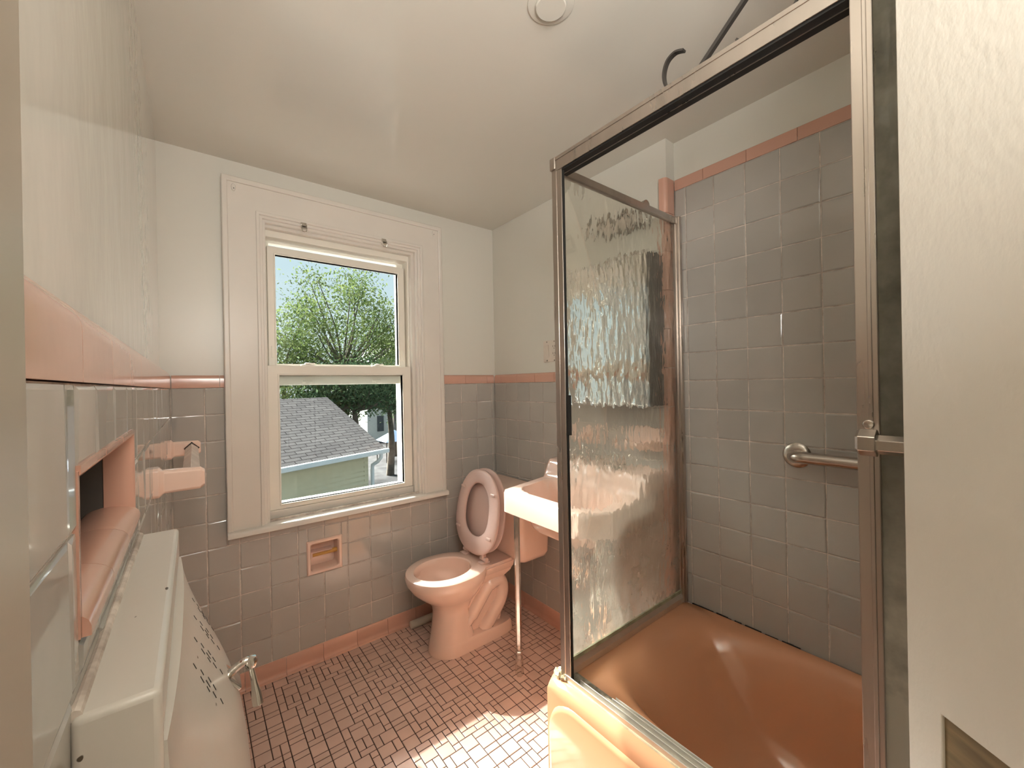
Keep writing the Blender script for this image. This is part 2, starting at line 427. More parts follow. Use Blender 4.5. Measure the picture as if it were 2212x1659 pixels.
# left wall
NI = (0.433, 0.79, 1.076, 1.203)                    # niche opening (y, z)
bm = NB(); holed(bm, YJ, D + 0.1, -0.05, H, [NI], LX - 0.031, LX - 0.20, lambda u, v, w: (w, u, v))
wl = link('wall_left', bm, M['gloss_plaster'], smooth=False, kind='structure')
cols = steps(0.4064, PT, YJ, D - 0.001)
rc = sub_rect(grid(cols, rows), NI)
bm = NB(); holed(bm, YJ, D, 0.0, ZT, [NI], LX - 0.0022, LX - 0.032, lambda u, v, w: (w, u, v))
link('grout_bed', bm, M['grout'], wl, smooth=False)
V, Fc = tiles(rc, lambda u, v, w: (LX + w, u, v))
raw('wall_tile', V, Fc, M['grey_tile'], wl)
lp = [(-0.032, 0.0), (0.001, 0.0)] + [(0.001 - 0.031 * (1 - math.cos(i / 8 * PI / 2)), 0.040 + 0.030 * math.sin(i / 8 * PI / 2)) for i in range(9)]
cap_run('cap_tile', wl, YJ, D - 0.004, lambda s, z, o: (LX + o, s, z), ZT + 0.001, prof=lp, L=0.1525)

# right wall (sink wall)
bm = NB(); box(bm, R + PD, R + 0.2, YS + 0.004, D + 0.1, -0.05, H)
wr = link('wall_right', bm, M['plaster'], smooth=False, kind='structure')
cols = steps(1.9193, PT, YS + 0.028, D - 0.001)
V, Fc = tiles(grid(cols, rows), lambda u, v, w: (R - w, u, v))
raw('wall_tile', V, Fc, M['grey_tile'], wr)
bm = NB(); box(bm, R + 0.0022, R + PD + 0.002, YS + 0.005, D, 0, ZT)
link('grout_bed', bm, M['grout'], wr, smooth=False)
cap_run('cap_tile', wr, YS + 0.03, D - 0.003, lambda s, z, o: (R - o, s, z), ZT + 0.001)
# pink bullnose running up the corner of the alcove
bm = NB(); z = 0.40
prof = [(R + 0.058, YS + 0.02), (R + 0.058, YS - 0.003), (R + 0.013, YS - 0.003)] + [(R + 0.013 - 0.015 * math.sin(i / 6 * PI / 2), YS + 0.012 - 0.015 * math.cos(i / 6 * PI / 2)) for i in range(7)] + [(R - 0.002, YS + 0.027), (R + 0.015, YS + 0.027)]
while z < 2.055:
    z1 = min(z + 0.152, 2.058)
    rings(bm, [[(x, y, zz) for x, y in prof] for zz in (z + 0.0008, z1 - 0.0008)]); z = z1
link('corner_tile', bm, M['pink_tile'], wr, angle=30)

# shower alcove wall
bm = NB(); box(bm, RS + PD, RS + 0.2, YN - 0.1, YS + 0.03, -0.05, H)
wa = link('wall_alcove', bm, M['plaster'], smooth=False, kind='structure')
cols = steps(0.7111, PT, YN, YS - 0.004)
zs = [2.0159 - PT * i for i in range(16)][::-1]; zs = [0.388] + [z for z in zs if z > 0.40]
V, Fc = tiles(grid(cols, zs), lambda u, v, w: (RS - w, u, v))
raw('wall_tile', V, Fc, M['grey_tile'], wa)
bm = NB(); box(bm, RS + 0.0022, RS + PD + 0.002, YN, YS - 0.003, 0.0, 2.03)
link('grout_bed', bm, M['grout'], wa, smooth=False)
cp = [(-0.02, 0), (0.001, 0), (0.001, 0.036), (-0.001, 0.042), (-0.006, 0.045), (-0.02, 0.045)]
cap_run('cap_tile', wa, YN, YS - 0.004, lambda s, z, o: (RS - o, s, z), 2.0165, prof=cp)

# near wall, entry side wall and jog (behind the camera)
bm = NB(); holed(bm, XE - 0.1, RS + 0.1, -0.05, H, [], YN - 0.1, YN - 0.0, lambda u, v, w: (u, w, v))
link('wall_near', bm, M['plaster'], smooth=False, kind='structure')
bm = NB(); box(bm, XE - 0.1, XE, YN, YJ + 0.1, -0.05, H)
link('wall_entry', bm, M['plaster'], smooth=False, kind='structure')
bm = NB(); box(bm, XE, LX - 0.205, YJ, YJ + 0.1, -0.05, H)
link('wall_jog', bm, M['plaster'], smooth=False, kind='structure')
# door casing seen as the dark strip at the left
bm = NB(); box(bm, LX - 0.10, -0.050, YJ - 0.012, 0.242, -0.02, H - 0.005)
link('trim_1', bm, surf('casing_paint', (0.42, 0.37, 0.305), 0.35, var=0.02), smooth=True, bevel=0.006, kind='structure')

# baseboards of cove tile
def base_run(name, a0, a1, fn, start):
    prof = [(-0.012, 0.0), (0.014, 0.0), (0.012, 0.006)] + [(0.0115 - 0.008 * math.sin(i / 5 * PI / 2), 0.008 + 0.018 * (1 - math.cos(i / 5 * PI / 2))) for i in range(6)] + [(0.003, 0.070), (-0.001, ZB - 0.001), (-0.012, ZB - 0.001)]
    bm = NB(); a = start
    while a < a1:
        p, n = max(a, a0), min(a + 0.1525, a1)
        if n - p > 0.004: prism(bm, prof, p + 0.0008, n - 0.0008, lambda o, zz, s: fn(s, zz, o))
        a += 0.1525
    return link(name, bm, M['pink_tile'], angle=30, kind='structure')
base_run('baseboard_back', LX, R, lambda s, z, o: (s, D - o, z), 0.0)
base_run('baseboard_right', 0.93, D - 0.003, lambda s, z, o: (R - o, s, z), 0.86)

# ------------------------------------------------------------------ window
win = empty('window_1', (0.6, D, 0.67), kind='structure')
YF = D - 0.02                                        # casing face
def yb(bm, x0, x1, z0, z1, y0, y1): box(bm, x0, x1, y0, y1, z0, z1)
def frame(bm, x0, x1, z0, z1, wl_, wr_, wb_, wt, y0, y1):
    holed(bm, x0, x1, z0, z1, [(x0 + wl_, x1 - wr_, z0 + wb_, z1 - wt)], y0, y1, lambda u, v, w: (u, w, v))
bm = NB(); holed(bm, 0.103, 1.097, 0.672, 2.134, [(0.224, 0.981, 0.60, 2.010)], YF, D + PD, lambda u, v, w: (u, w, v))
link('casing', bm, M['trim'], win, smooth=False, bevel=0.002)
bm = NB()
holed(bm, 0.101, 1.099, 0.672, 2.136, [(0.122, 1.078, 0.60, 2.114)], YF - 0.009, D + PD, lambda u, v, w: (u, w, v))
link('back_band', bm, M['trim'], win, smooth=True, bevel=0.004)
bm = NB()   # stepped stop mouldings running into the opening
for k, (i, ya, yb_) in enumerate(((0.0, YF - 0.006, D + 0.03), (0.011, YF + 0.004, D + 0.05), (0.022, YF + 0.016, D + 0.06))):
    holed(bm, 0.2195 + i, 0.9855 - i, 0.672, 2.0145 - i, [(0.2195 + i + 0.0135, 0.9855 - i - 0.0135, 0.60, 2.0145 - i - 0.0135)], ya, yb_, lambda u, v, w: (u, w, v))
link('stop_moulding', bm, M['trim'], win, smooth=True, bevel=0.0025)
bm = NB()   # jamb liners and head
holed(bm, 0.229, 0.967, 0.66, 1.994, [(0.257, 0.934, 0.60, 1.966)], D + 0.02, D + 0.165, lambda u, v, w: (u, w, v))
link('jamb', bm, M['trim'], win, smooth=False)
bm = NB()   # vinyl frame with head
holed(bm, 0.257, 0.934, 0.69, 1.966, [(0.2625, 0.926, 0.70, 1.9365)], D + 0.048, D + 0.16, lambda u, v, w: (u, w, v))
holed(bm, 0.262, 0.927, 0.70, 1.940, [(0.281, 0.893, 0.73, 1.929)], D + 0.115, D + 0.155, lambda u, v, w: (u, w, v))
link('vinyl_frame', bm, M['vinyl'], win, smooth=True, bevel=0.002)
us = empty('upper_sash', (0, 0, 0)); us.parent = win; us.matrix_parent_inverse = Matrix.Translation(-Vector(win.location))
def sash(x0, x1, z0, z1, gl, y0, y1, root):
    bm = NB()
    holed(bm, x0, x1, z0, z1, [gl], y0, y1, lambda u, v, w: (u, w, v))
    g = gl; s = 0.007
    holed(bm, g[0] - s, g[1] + s, g[2] - s, g[3] + s, [(g[0], g[1], g[2], g[3])], y0 - 0.0035, y1 - 0.004, lambda u, v, w: (u, w, v))
    o = link('sash_frame', bm, M['vinyl'], root, smooth=True, bevel=0.0022)
    ym = (y0 + y1) / 2
    bm = NB(); box(bm, g[0] - 0.004, g[1] + 0.004, ym - 0.002, ym + 0.002, g[2] - 0.004, g[3] + 0.004)
    p = link('pane', bm, M['glass'], root, smooth=False)
    return o
def sub(name, parent):
    o = empty(name, (0, 0, 0)); o.parent = parent; o.matrix_parent_inverse = Matrix.Translation(-Vector(parent.location)); return o
sash(0.270, 0.918, 1.274, 1.905, (0.302, 0.881, 1.372, 1.869), D + 0.076, D + 0.108, us)
ls = sub('lower_sash', win)
sash(0.258, 0.932, 0.719, 1.363, (0.305, 0.884, 0.742, 1.319), D + 0.040, D + 0.072, ls)
for x in (0.425, 0.755):
    bm = NB(); rbox(bm, x - 0.03, x + 0.03, D + 0.048, D + 0.070, 1.363, 1.369, 0.002)
    lathe(bm, [(0.0001, 0.0), (0.014, 0.0), (0.012, 0.008), (0.0001, 0.010)], (x, D + 0.060, 1.369)); rbox(bm, x - 0.004, x + 0.034, D + 0.055, D + 0.064, 1.371, 1.377, 0.002)
    link('sash_lock', bm, M['vinyl'], ls)
    bm = NB(); rbox(bm, x - 0.022, x + 0.022, D + 0.070, D + 0.076, 1.285, 1.297, 0.002); box(bm, x - 0.006, x + 0.006, D + 0.067, D + 0.072, 1.279, 1.287)
    link('sash_latch', bm, M['vinyl'], us)
for x in (0.285, 0.905):
    bm = NB(); box(bm, x - 0.004, x + 0.004, D + 0.070, D + 0.076, 1.40, 1.452); box(bm, x - 0.002, x + 0.002, D + 0.066, D + 0.071, 1.41, 1.425)
    link('tilt_catch', bm, M['vinyl'], us)
bm = NB()   # sill with nose
prism(bm, [(1.985, 0.655), (1.985, 0.672), (1.988, 0.677), (1.993, 0.679), (D + 0.03, 0.683), (D + 0.03, 0.652)], 0.1005, 1.1045, lambda u, v, a: (a, u, v))
box(bm, 0.2285, 0.9675, D + 0.029, D + 0.17, 0.656, 0.684)
link('sill', bm, M['trim'], win, smooth=True, bevel=0.002)
bm = NB(); box(bm, 0.257, 0.934, D + 0.036, D + 0.10, 0.684, 0.7185); 
link('sill_track', bm, M['trim'], win, smooth=False, bevel=0.003)
# shade clips and painted-over curtain brackets
def clip(x, z, label):
    t = empty('shade_clip', (x, D - 0.02, z), label=label, cat='clip', group='metal shade clips on the window moulding')
    bm = NB(); box(bm, x - 0.012, x + 0.012, YF - 0.010, YF - 0.0075, z - 0.004, z + 0.020); link('plate', bm, M['chrome'], t, bevel=0.001)
    bm = NB(); tube(bm, smooth_path([(x - 0.010, YF - 0.010, z + 0.008), (x - 0.011, YF - 0.022, z - 0.006), (x - 0.007, YF - 0.020, z - 0.022), (x + 0.007, YF - 0.020, z - 0.022), (x + 0.011, YF - 0.022, z - 0.006), (x + 0.010, YF - 0.010, z + 0.008)]), 0.0022, 8)
    box(bm, x - 0.008, x + 0.008, YF - 0.020, YF - 0.010, z + 0.002, z + 0.006); rbox(bm, x - 0.014, x + 0.014, YF - 0.016, YF - 0.008, z + 0.004, z + 0.010, 0.002)
    link('hook', bm, M['chrome'], t)
clip(0.402, 1.983, 'small chrome shade clip on the moulding above the left half of the window')
clip(0.770, 1.986, 'small chrome shade clip on the moulding above the right half of the window')
def oval(x, z, label):
    bm = NB(); lathe(bm, [(0.0001, 0.004), (0.004, 0.005), (0.009, 0.004), (0.011, 0.0)], (0, 0, 0), '-Y', 20)
    bmesh.ops.scale(bm, vec=(0.75, 1, 1.5), verts=bm.verts); bmesh.ops.translate(bm, vec=(x, YF, z), verts=bm.verts)
    t = link('curtain_bracket', bm, M['trim'], label=label, cat='bracket', group='painted curtain brackets on the window casing')
    bm = NB(); lathe(bm, [(0.0001, 0.0045), (0.002, 0.0045), (0.002, 0.0)], (x + 0.001, YF - 0.001, z - 0.005), '-Y', 10); o = link('screw', bm, M['dark'], t)
oval(0.143, 2.092, 'painted-over oval curtain bracket at the top left corner of the window casing')
oval(1.052, 2.095, 'painted-over oval curtain bracket at the top right corner of the window casing')

# ------------------------------------------------------------------ recessed toilet paper holder
t = empty('toilet_paper_holder', (0.471, D, 0.40), label='recessed pink ceramic toilet paper holder in the grey tiled wall below the window', cat='toilet paper holder')
bm = NB(); x0, x1, z0, z1 = TP
def rr(x0, x1, z0, z1, r, y, n=5):
    p = []
    for (cx, cz, a0) in ((x1 - r, z1 - r, 0), (x0 + r, z1 - r, 90), (x0 + r, z0 + r, 180), (x1 - r, z0 + r, 270)):
        for i in range(n): a = math.radians(a0 + 90 * i / (n - 1)); p.append((cx + r * math.cos(a), y, cz + r * math.sin(a)))
    return p
rings(bm, [rr(x0 - 0.004, x1 + 0.004, z0 - 0.004, z1 + 0.004, 0.004, D + 0.012), rr(x0 - 0.004, x1 + 0.004, z0 - 0.004, z1 + 0.004, 0.004, D - 0.002),
           rr(x0 + 0.001, x1 - 0.001, z0 + 0.001, z1 - 0.001, 0.005, D - 0.008), rr(x0 + 0.009, x1 - 0.009, z0 + 0.009, z1 - 0.009, 0.008, D - 0.0085),
           rr(x0 + 0.013, x1 - 0.013, z0 + 0.013, z1 - 0.013, 0.009, D - 0.004), rr(x0 + 0.015, x1 - 0.015, z0 + 0.015, z1 - 0.015, 0.01, D + 0.02),
           rr(x0 + 0.018, x1 - 0.018, z0 + 0.018, z1 - 0.018, 0.012, D + 0.060)], cap0=False)
link('frame', bm, M['porcelain'], t)
bm = NB(); tube(bm, [(0.414, D + 0.022, 0.487), (0.530, D + 0.022, 0.487)], 0.010, 16); link('roller', bm, M['roller'], t, label='wooden roller')
bm = NB(); tube(bm, [(0.4125, D + 0.022, 0.487), (0.418, D + 0.022, 0.487)], 0.012, 12); link('roller_spring', bm, M['black'], t)
bm = NB(); prism(bm, [(D + 0.006, 0.497), (D + 0.002, 0.503), (D + 0.030, 0.510), (D + 0.036, 0.504)], 0.412, 0.505, lambda u, v, a: (a, u, v)); rbox(bm, 0.4115, 0.420, D + 0.002, D + 0.03, 0.480, 0.505, 0.002)
link('tear_bar', bm, M['seat'], t, bevel=0.001)

# ------------------------------------------------------------------ niche in the left wall
t = empty('wall_niche', (LX, 0.61, NI[2]), label='recessed wall niche with rounded pink tile edges in the left wall above the hamper', cat='niche')
y0, y1, z0, z1 = NI
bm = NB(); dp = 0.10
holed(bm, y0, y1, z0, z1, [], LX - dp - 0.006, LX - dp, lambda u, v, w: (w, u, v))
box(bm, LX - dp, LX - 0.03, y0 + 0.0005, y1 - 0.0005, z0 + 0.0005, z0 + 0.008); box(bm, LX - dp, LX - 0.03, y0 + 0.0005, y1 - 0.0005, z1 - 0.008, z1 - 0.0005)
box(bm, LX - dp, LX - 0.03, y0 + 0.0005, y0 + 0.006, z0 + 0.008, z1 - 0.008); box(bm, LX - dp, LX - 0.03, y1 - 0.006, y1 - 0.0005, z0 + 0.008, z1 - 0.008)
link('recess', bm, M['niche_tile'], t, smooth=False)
bm = NB()   # bottom bullnose, three lengths
a = y0 + 0.001
for b in (0.545, 0.665, y1 - 0.001):
    prof = [(-0.062, 0.003), (-0.060, 0.012)] + [(-0.024 - 0.020 * math.cos(i / 10 * PI) * 1.5, 0.010 + 0.016 * math.sin(i / 10 * PI)) for i in range(11)] + [(0.006, 0.003)]
    prism(bm, prof, a, b - 0.001, lambda o, zz, s: (LX + o, s, z0 + zz)); a = b
link('bottom_edge_tile', bm, M['pink_tile'], t, angle=50)
bm = NB(); prof = [(-0.032, -0.004), (-0.030, -0.008), (-0.012, -0.009), (-0.004, -0.007), (0.001, -0.002), (0.001, 0.004), (-0.032, 0.004)]
prism(bm, prof, z0 + 0.004, z1 - 0.001, lambda o, s, zz: (LX + o, y1 + s, zz)); link('far_edge_tile', bm, M['pink_tile'], t, angle=50)
bm = NB(); prism(bm, prof, z0 + 0.004, z1 - 0.001, lambda o, s, zz: (LX + o, y0 - s, zz)); link('near_edge_tile', bm, M['pink_tile'], t, angle=50)
bm = NB(); prof = [(-0.032, -0.010), (-0.012, -0.012), (-0.003, -0.009), (0.002, -0.003), (0.002, 0.003), (-0.03, 0.003)]
for a, b in ((y0, 0.545), (0.546, 0.665), (0.666, y1)): prism(bm, prof, a + 0.001, b - 0.001, lambda o, zz, s: (LX + o, s, z1 + zz))
link('top_edge_tile', bm, M['pink_tile'], t, angle=50)

# ------------------------------------------------------------------ towel bar on the left wall
t = empty('towel_bar', (LX, 1.42, 1.067), label='pink ceramic towel bar with a pale square rod on the left wall beside the window', cat='towel bar')
def bracket(y):
    bm = NB()
    def sec(o, hy, hz, c): return [(LX + o, y + a, 1.067 + b) for a, b in ((-hy + c, -hz), (hy - c, -hz), (hy, -hz + c), (hy, hz - c), (hy - c, hz), (-hy + c, hz), (-hy, hz - c), (-hy, -hz + c))]
    rings(bm, [sec(-0.002, 0.022, 0.031, 0.006), sec(0.009, 0.022, 0.031, 0.006), sec(0.015, 0.016, 0.025, 0.005), sec(0.017, 0.0135, 0.0245, 0.005), sec(0.078, 0.0135, 0.0235, 0.006), sec(0.086, 0.0095, 0.018, 0.006)])
    link('bracket', bm, M['porcelain'], t, bevel=0.0015)
bracket(1.138); bracket(1.735)
bm = NB(); tube(bm, [(-0.006, 1.148, 1.067), (-0.006, 1.7225, 1.067)], 0.0175, 4); link('rod', bm, M['towel_rod'], t, bevel=0.001, label='pale square rod')
bm = NB(); tube(bm, [(-0.006, 1.7215, 1.067), (-0.006, 1.7235, 1.067)], 0.021, 4); link('rod_socket', bm, M['black'], t)

# ------------------------------------------------------------------ built-in hamper on the left wall
t = empty('laundry_hamper', (LX, 0.62, 0.34), label='white metal built-in laundry hamper with a bulging vented door on the left wall', cat='hamper')
hy0, hy1 = 0.395, 0.838
bm = NB(); holed(bm, hy0, hy1, 0.34, 1.042, [(hy0 + 0.012, hy1 - 0.012, 0.36, 1.0)], LX, -0.021, lambda u, v, w: (w, u, v))
box(bm, LX, -0.05, hy0 + 0.012, hy1 - 0.012, 0.36, 1.0)
link('body', bm, M['hamper'], t, bevel=0.005, segs=3)
bm = NB(); tube(bm, [(LX + 0.002, hy0 + 0.004, 1.042), (LX + 0.002, hy1 - 0.004, 1.042)], 0.004, 8); link('caulk_seam', bm, M['grout'], t)
zp = [(0.365, -0.022), (0.39, -0.012), (0.45, 0.012), (0.55, 0.033), (0.65, 0.043), (0.74, 0.048), (0.82, 0.049), (0.87, 0.042), (0.90, 0.032), (0.93, 0.018), (0.96, 0.003), (0.985, -0.009), (0.998, -0.017)]
def interp(tab, z):
    for (a, b), (c, d) in zip(tab[:-1], tab[1:]):
        if a <= z <= c: 
            f = (z - a) / (c - a); return b + (d - b) * f
    return tab[0][1] if z < tab[0][0] else tab[-1][1]
def door_x(y, z):
    s = abs((y - 0.617) / 0.217); g = max(0.0, 1 - s ** 2.6)
    zz = sum(interp(zp, min(0.998, max(0.365, z + k * 0.012))) for k in (-2, -1, 0, 1, 2)) / 5
    return -0.020 + (zz + 0.020) * (0.10 + 0.90 * g) if g > 0 else -0.019
bm = NB(); ny, nz = 44, 50
P_ = [[(door_x(y, z), y, z) for y in [hy0 + 0.008 + (hy1 - hy0 - 0.016) * i / ny for i in range(ny + 1)]] for z in [0.365 + (0.998 - 0.365) * j / nz for j in range(nz + 1)]]
fr = rings(bm, P_, False, False, closed=False)
bk = rings(bm, [[(x - 0.012, y, z) for x, y, z in r] for r in P_], False, False, closed=False)
for a, b in ((0, 0), (nz, nz)):
    for i in range(ny): bm.faces.new((fr[a][i], fr[a][i + 1], bk[a][i + 1], bk[a][i]))
for j in range(nz):
    for i in (0, ny): bm.faces.new((fr[j][i], fr[j + 1][i], bk[j + 1][i], bk[j][i]))
door = link('door', bm, M['hamper'], t, angle=60)
for cy in (0.545, 0.602, 0.660, 0.717):   # four diamond clusters of short slots
    for (dy, dz, w) in ((0, 0.024, 1), (-0.007, 0.011, 1.2), (0.005, 0.012, 1.0), (-0.009, 0.0, 1.0), (-0.001, 0.001, 1.4), (0.009, -0.001, 1.0), (-0.005, -0.011, 1.2), (0.007, -0.010, 1.0), (0, -0.024, 1)):
        y = cy + dy; z = 0.946 + dz; h = 0.0026 * w; k = 0.0012
        pts = [(y - k - 0.0008, z - h), (y - k + 0.0008, z - h), (y + k + 0.0008, z + h), (y + k - 0.0008, z + h)]
        bm = NB(); rings(bm, [[(door_x(a, b) - 0.004, a, b) for a, b in pts], [(door_x(a, b) + 0.0004, a, b) for a, b in pts]])
        link('vent_hole', bm, M['dark'], door, smooth=False)
hx = door_x(0.63, 0.905)
bm = NB(); b2 = NB(); rbox(b2, -0.003, 0.004, -0.017, 0.017, -0.017, 0.017, 0.002)
merge(bm, b2, Matrix.Translation((hx + 0.001, 0.63, 0.897)) @ Matrix.Rotation(math.radians(-38), 4, 'Y'))
hp = link('handle', bm, M['chrome'], door, label='chrome drop handle')
bm = NB(); tube(bm, smooth_path([(hx, 0.63, 0.898), (hx + 0.012, 0.63, 0.906), (hx + 0.022, 0.63, 0.908), (hx + 0.026, 0.63, 0.900)]), 0.005, 10)
lathe(bm, [(0.0001, -0.008), (0.006, -0.006), (0.008, 0), (0.006, 0.006), (0.0001, 0.008)], (hx + 0.025, 0.63, 0.905), 'Z', 14)
tube(bm, [(hx + 0.025, 0.628, 0.900), (hx + 0.028, 0.622, 0.880), (hx + 0.030, 0.618, 0.864), (hx + 0.031, 0.616, 0.856), (hx + 0.031, 0.6155, 0.853)], [0.003, 0.004, 0.0065, 0.0065, 0.003], 10)
o = link('pull', bm, M['chrome'], None); o.parent = door; o.matrix_parent_inverse = Matrix()

# ------------------------------------------------------------------ toilet
AY = 1.74
t = empty('toilet', (1.05, AY, 0), label='peach porcelain toilet with raised seat and lid beside the window wall', cat='toilet')
def egg(z, xf, xb, hw, n=56, nb=2.6, mid=None):
    cx = mid if mid is not None else xf + (xb - xf) * 0.45
    p = []
    for i in range(n):
        a = 2 * PI * i / n; c, s = math.cos(a), math.sin(a)
        if c < 0: x = cx + (cx - xf) * c * abs(c) ** 0.0; y = hw * s
        else:
            e = 2 / nb; x = cx + (xb - cx) * abs(c) ** e; y = hw * math.copysign(abs(s) ** e, s)
        p.append((x, AY + y, z))
    return p
bm = NB()
outer = [egg(0.0, 0.853, 1.288, 0.098, nb=7, mid=0.955), egg(0.012, 0.850, 1.288, 0.098, nb=7, mid=0.955), egg(0.045, 0.860, 1.284, 0.094, nb=7, mid=0.955), egg(0.056, 0.862, 1.275, 0.092, nb=7, mid=0.955), egg(0.062, 0.8635, 1.06, 0.0905, nb=4, mid=0.955), egg(0.12, 0.874, 1.045, 0.087, nb=3.5), egg(0.19, 0.879, 1.04, 0.085, nb=3),
         egg(0.225, 0.868, 1.06, 0.092, nb=2.8), egg(0.255, 0.838, 1.08, 0.116, nb=2.6), egg(0.285, 0.800, 1.10, 0.143, nb=2.5), egg(0.315, 0.770, 1.12, 0.162, nb=2.4), egg(0.335, 0.758, 1.13, 0.170, nb=2.4),
         egg(0.345, 0.752, 1.135, 0.1735, nb=2.4), egg(0.370, 0.749, 1.14, 0.175, nb=2.4), egg(0.381, 0.753, 1.135, 0.172, nb=2.4), egg(0.386, 0.762, 1.125, 0.163, nb=2.3)]
def oval_ring(z, cx, a, b, n=56): return [(cx + a * math.cos(2 * PI * i / n), AY + b * math.sin(2 * PI * i / n), z) for i in range(n)]
inner = [oval_ring(0.386, 0.928, 0.142, 0.122), oval_ring(0.380, 0.928, 0.136, 0.116), oval_ring(0.360, 0.930, 0.134, 0.114), oval_ring(0.34, 0.93, 0.137, 0.117), oval_ring(0.30, 0.945, 0.120, 0.100), oval_ring(0.25, 0.965, 0.085, 0.07), oval_ring(0.21, 0.98, 0.05, 0.045), oval_ring(0.19, 0.985, 0.02, 0.02)]
rings(bm, outer + inner)
# rear deck under the tank
def rdeck(z, x0, x1, h0, h1): return [(x0, AY - h0, z), (x1, AY - h1, z), (x1, AY + h1, z), (x0, AY + h0, z)]
b2 = NB(); rings(b2, [rdeck(0.27, 1.085, 1.22, 0.060, 0.07), rdeck(0.335, 1.082, 1.27, 0.120, 0.118), rdeck(0.384, 1.080, 1.275, 0.134, 0.125)])
bmesh.ops.bevel(b2, geom=b2.edges[:], offset=0.012, segments=3, affect='EDGES'); merge(bm, b2)
# rear body, base ledge and trapway
b2 = NB(); rings(b2, [rdeck(0.03, 0.98, 1.235, 0.050, 0.046), rdeck(0.16, 0.98, 1.245, 0.054, 0.054), rdeck(0.24, 1.02, 1.245, 0.060, 0.058), rdeck(0.345, 1.085, 1.245, 0.08, 0.08)]); bmesh.ops.bevel(b2, geom=b2.edges[:], offset=0.015, segments=3, affect='EDGES'); merge(bm, b2)
for s in (-1, 1):
    y = AY + s * 0.052
    tube(bm, smooth_path([(1.00, y, 0.10), (1.045, y + s * 0.004, 0.145), (1.10, y + s * 0.006, 0.21), (1.15, y + s * 0.006, 0.262), (1.205, y + s * 0.004, 0.270), (1.232, y, 0.225), (1.218, y, 0.165), (1.165, y, 0.100), (1.115, y - s * 0.004, 0.045)]), [0.028] * 6 + [0.033] * 12 + [0.037] * 31, 14)
bowl = link('bowl', bm, M['porcelain'], t, angle=40)
for s in (-1, 1):
    bm = NB(); lathe(bm, [(0.013, 0), (0.013, 0.004), (0.009, 0.007), (0.007, 0.018), (0.0001, 0.021)], (1.15, AY + s * 0.073, 0.053), n=16); link('bolt_cap', bm, M['black'], t)
bm = NB()   # tank
def rrect(z, x0, x1, y0, y1, r=0.03, n=6):
    p = []
    for (cx, cy, a0) in ((x1 - r, y1 - r, 0), (x0 + r, y1 - r, 90), (x0 + r, y0 + r, 180), (x1 - r, y0 + r, 270)):
        for i in range(n): a = math.radians(a0 + 90 * i / (n - 1)); p.append((cx + r * math.cos(a), cy + r * math.sin(a), z))
    return p
rings(bm, [rrect(0.372, 1.265, 1.42, 1.56, 1.94), rrect(0.378, 1.255, 1.43, 1.545, 1.955), rrect(0.40, 1.245, 1.437, 1.535, 1.965), rrect(0.55, 1.235, 1.44, 1.528, 1.972), rrect(0.688, 1.228, 1.44, 1.522, 1.978)])
link('tank', bm, M['porcelain'], t, angle=45)
bm = NB()
rings(bm, [rrect(0.688, 1.222, 1.442, 1.516, 1.984), rrect(0.690, 1.212, 1.446, 1.508, 1.992), rrect(0.712, 1.212, 1.446, 1.508, 1.992), rrect(0.719, 1.217, 1.443, 1.513, 1.987), rrect(0.720, 1.228, 1.436, 1.525, 1.975)])
link('tank_lid', bm, M['porcelain'], t, angle=45)
bm = NB(); lathe(bm, [(0.012, 0), (0.012, 0.006), (0.0001, 0.008)], (1.229, 1.925, 0.655), '-X', 16); tube(bm, smooth_path([(1.218, 1.925, 0.655), (1.214, 1.905, 0.652), (1.212, 1.87, 0.645)]), [0.005] * 9 + [0.006, 0.007, 0.006, 0.004], 10)
link('flush_lever', bm, M['chrome'], t)
# raised seat and lid; local frame: s along seat (0 hinge .. 1 tip), w across, n normal towards the bowl
def lean(x0, z0, x1, z1):
    a = Vector((x1 - x0, 0, z1 - z0)); L = a.length; a.normalize(); nrm = Vector((-a.z, 0, a.x))
    return lambda s, w, n: tuple(Vector((x0, AY, z0)) + a * s + Vector((0, w, 0)) + nrm * n)
def seat_outline(k, hw, L0, L1, n=64, cut=True):
    p = []
    c = L0 + (L1 - L0) * 0.47
    for i in range(n):
        a = 2 * PI * i / n; ca, sa = math.cos(a), math.sin(a)
        e = 2 / 2.15; s = c + ((L1 - c) if ca > 0 else (c - L0)) * math.copysign(abs(ca) ** (e if ca > 0 else 2 / 2.7), ca); w = hw * math.copysign(abs(sa) ** e, sa)
        p.append((s, w))
    return p
fs = lean(1.108, 0.412, 1.176, 0.815)
def plate(bm, f, out, inn, n0, n1, r=0.006):
    if inn:
        def off(o, i, k): return [(a + (c - a) * k, b + (d - b) * k) for (a, b), (c, d) in zip(o, i)]
        A, B = off(out, inn, 0.10), off(out, inn, 0.90)
        rs = [[f(s, w, n0) for s, w in A], [f(s, w, n0 + r) for s, w in out], [f(s, w, n1 - r) for s, w in out], [f(s, w, n1) for s, w in A], [f(s, w, n1) for s, w in B], [f(s, w, n1 - r) for s, w in inn], [f(s, w, n0 + r) for s, w in inn], [f(s, w, n0) for s, w in B]]
        rs.append(rs[0]); 
        vs = [[bm.verts.new(p) for p in r_] for r_ in rs[:-1]]; vs.append(vs[0]); n = len(out)
        for a, b in zip(vs[:-1], vs[1:]):
            for i in range(n): j = (i + 1) % n; bm.faces.new((a[i], a[j], b[j], b[i]))
    else:
        sh = [(0.21 + (s - 0.21) * 0.96, w * 0.96) for s, w in out]
        rings(bm, [[f(s, w, n0) for s, w in sh], [f(s, w, n0 + r) for s, w in out], [f(s, w, n1 - r) for s, w in out], [f(s, w, n1) for s, w in sh]])
so = seat_outline(0, 0.186, 0.0, 0.415); si = seat_outline(0, 0.108, 0.085, 0.345)
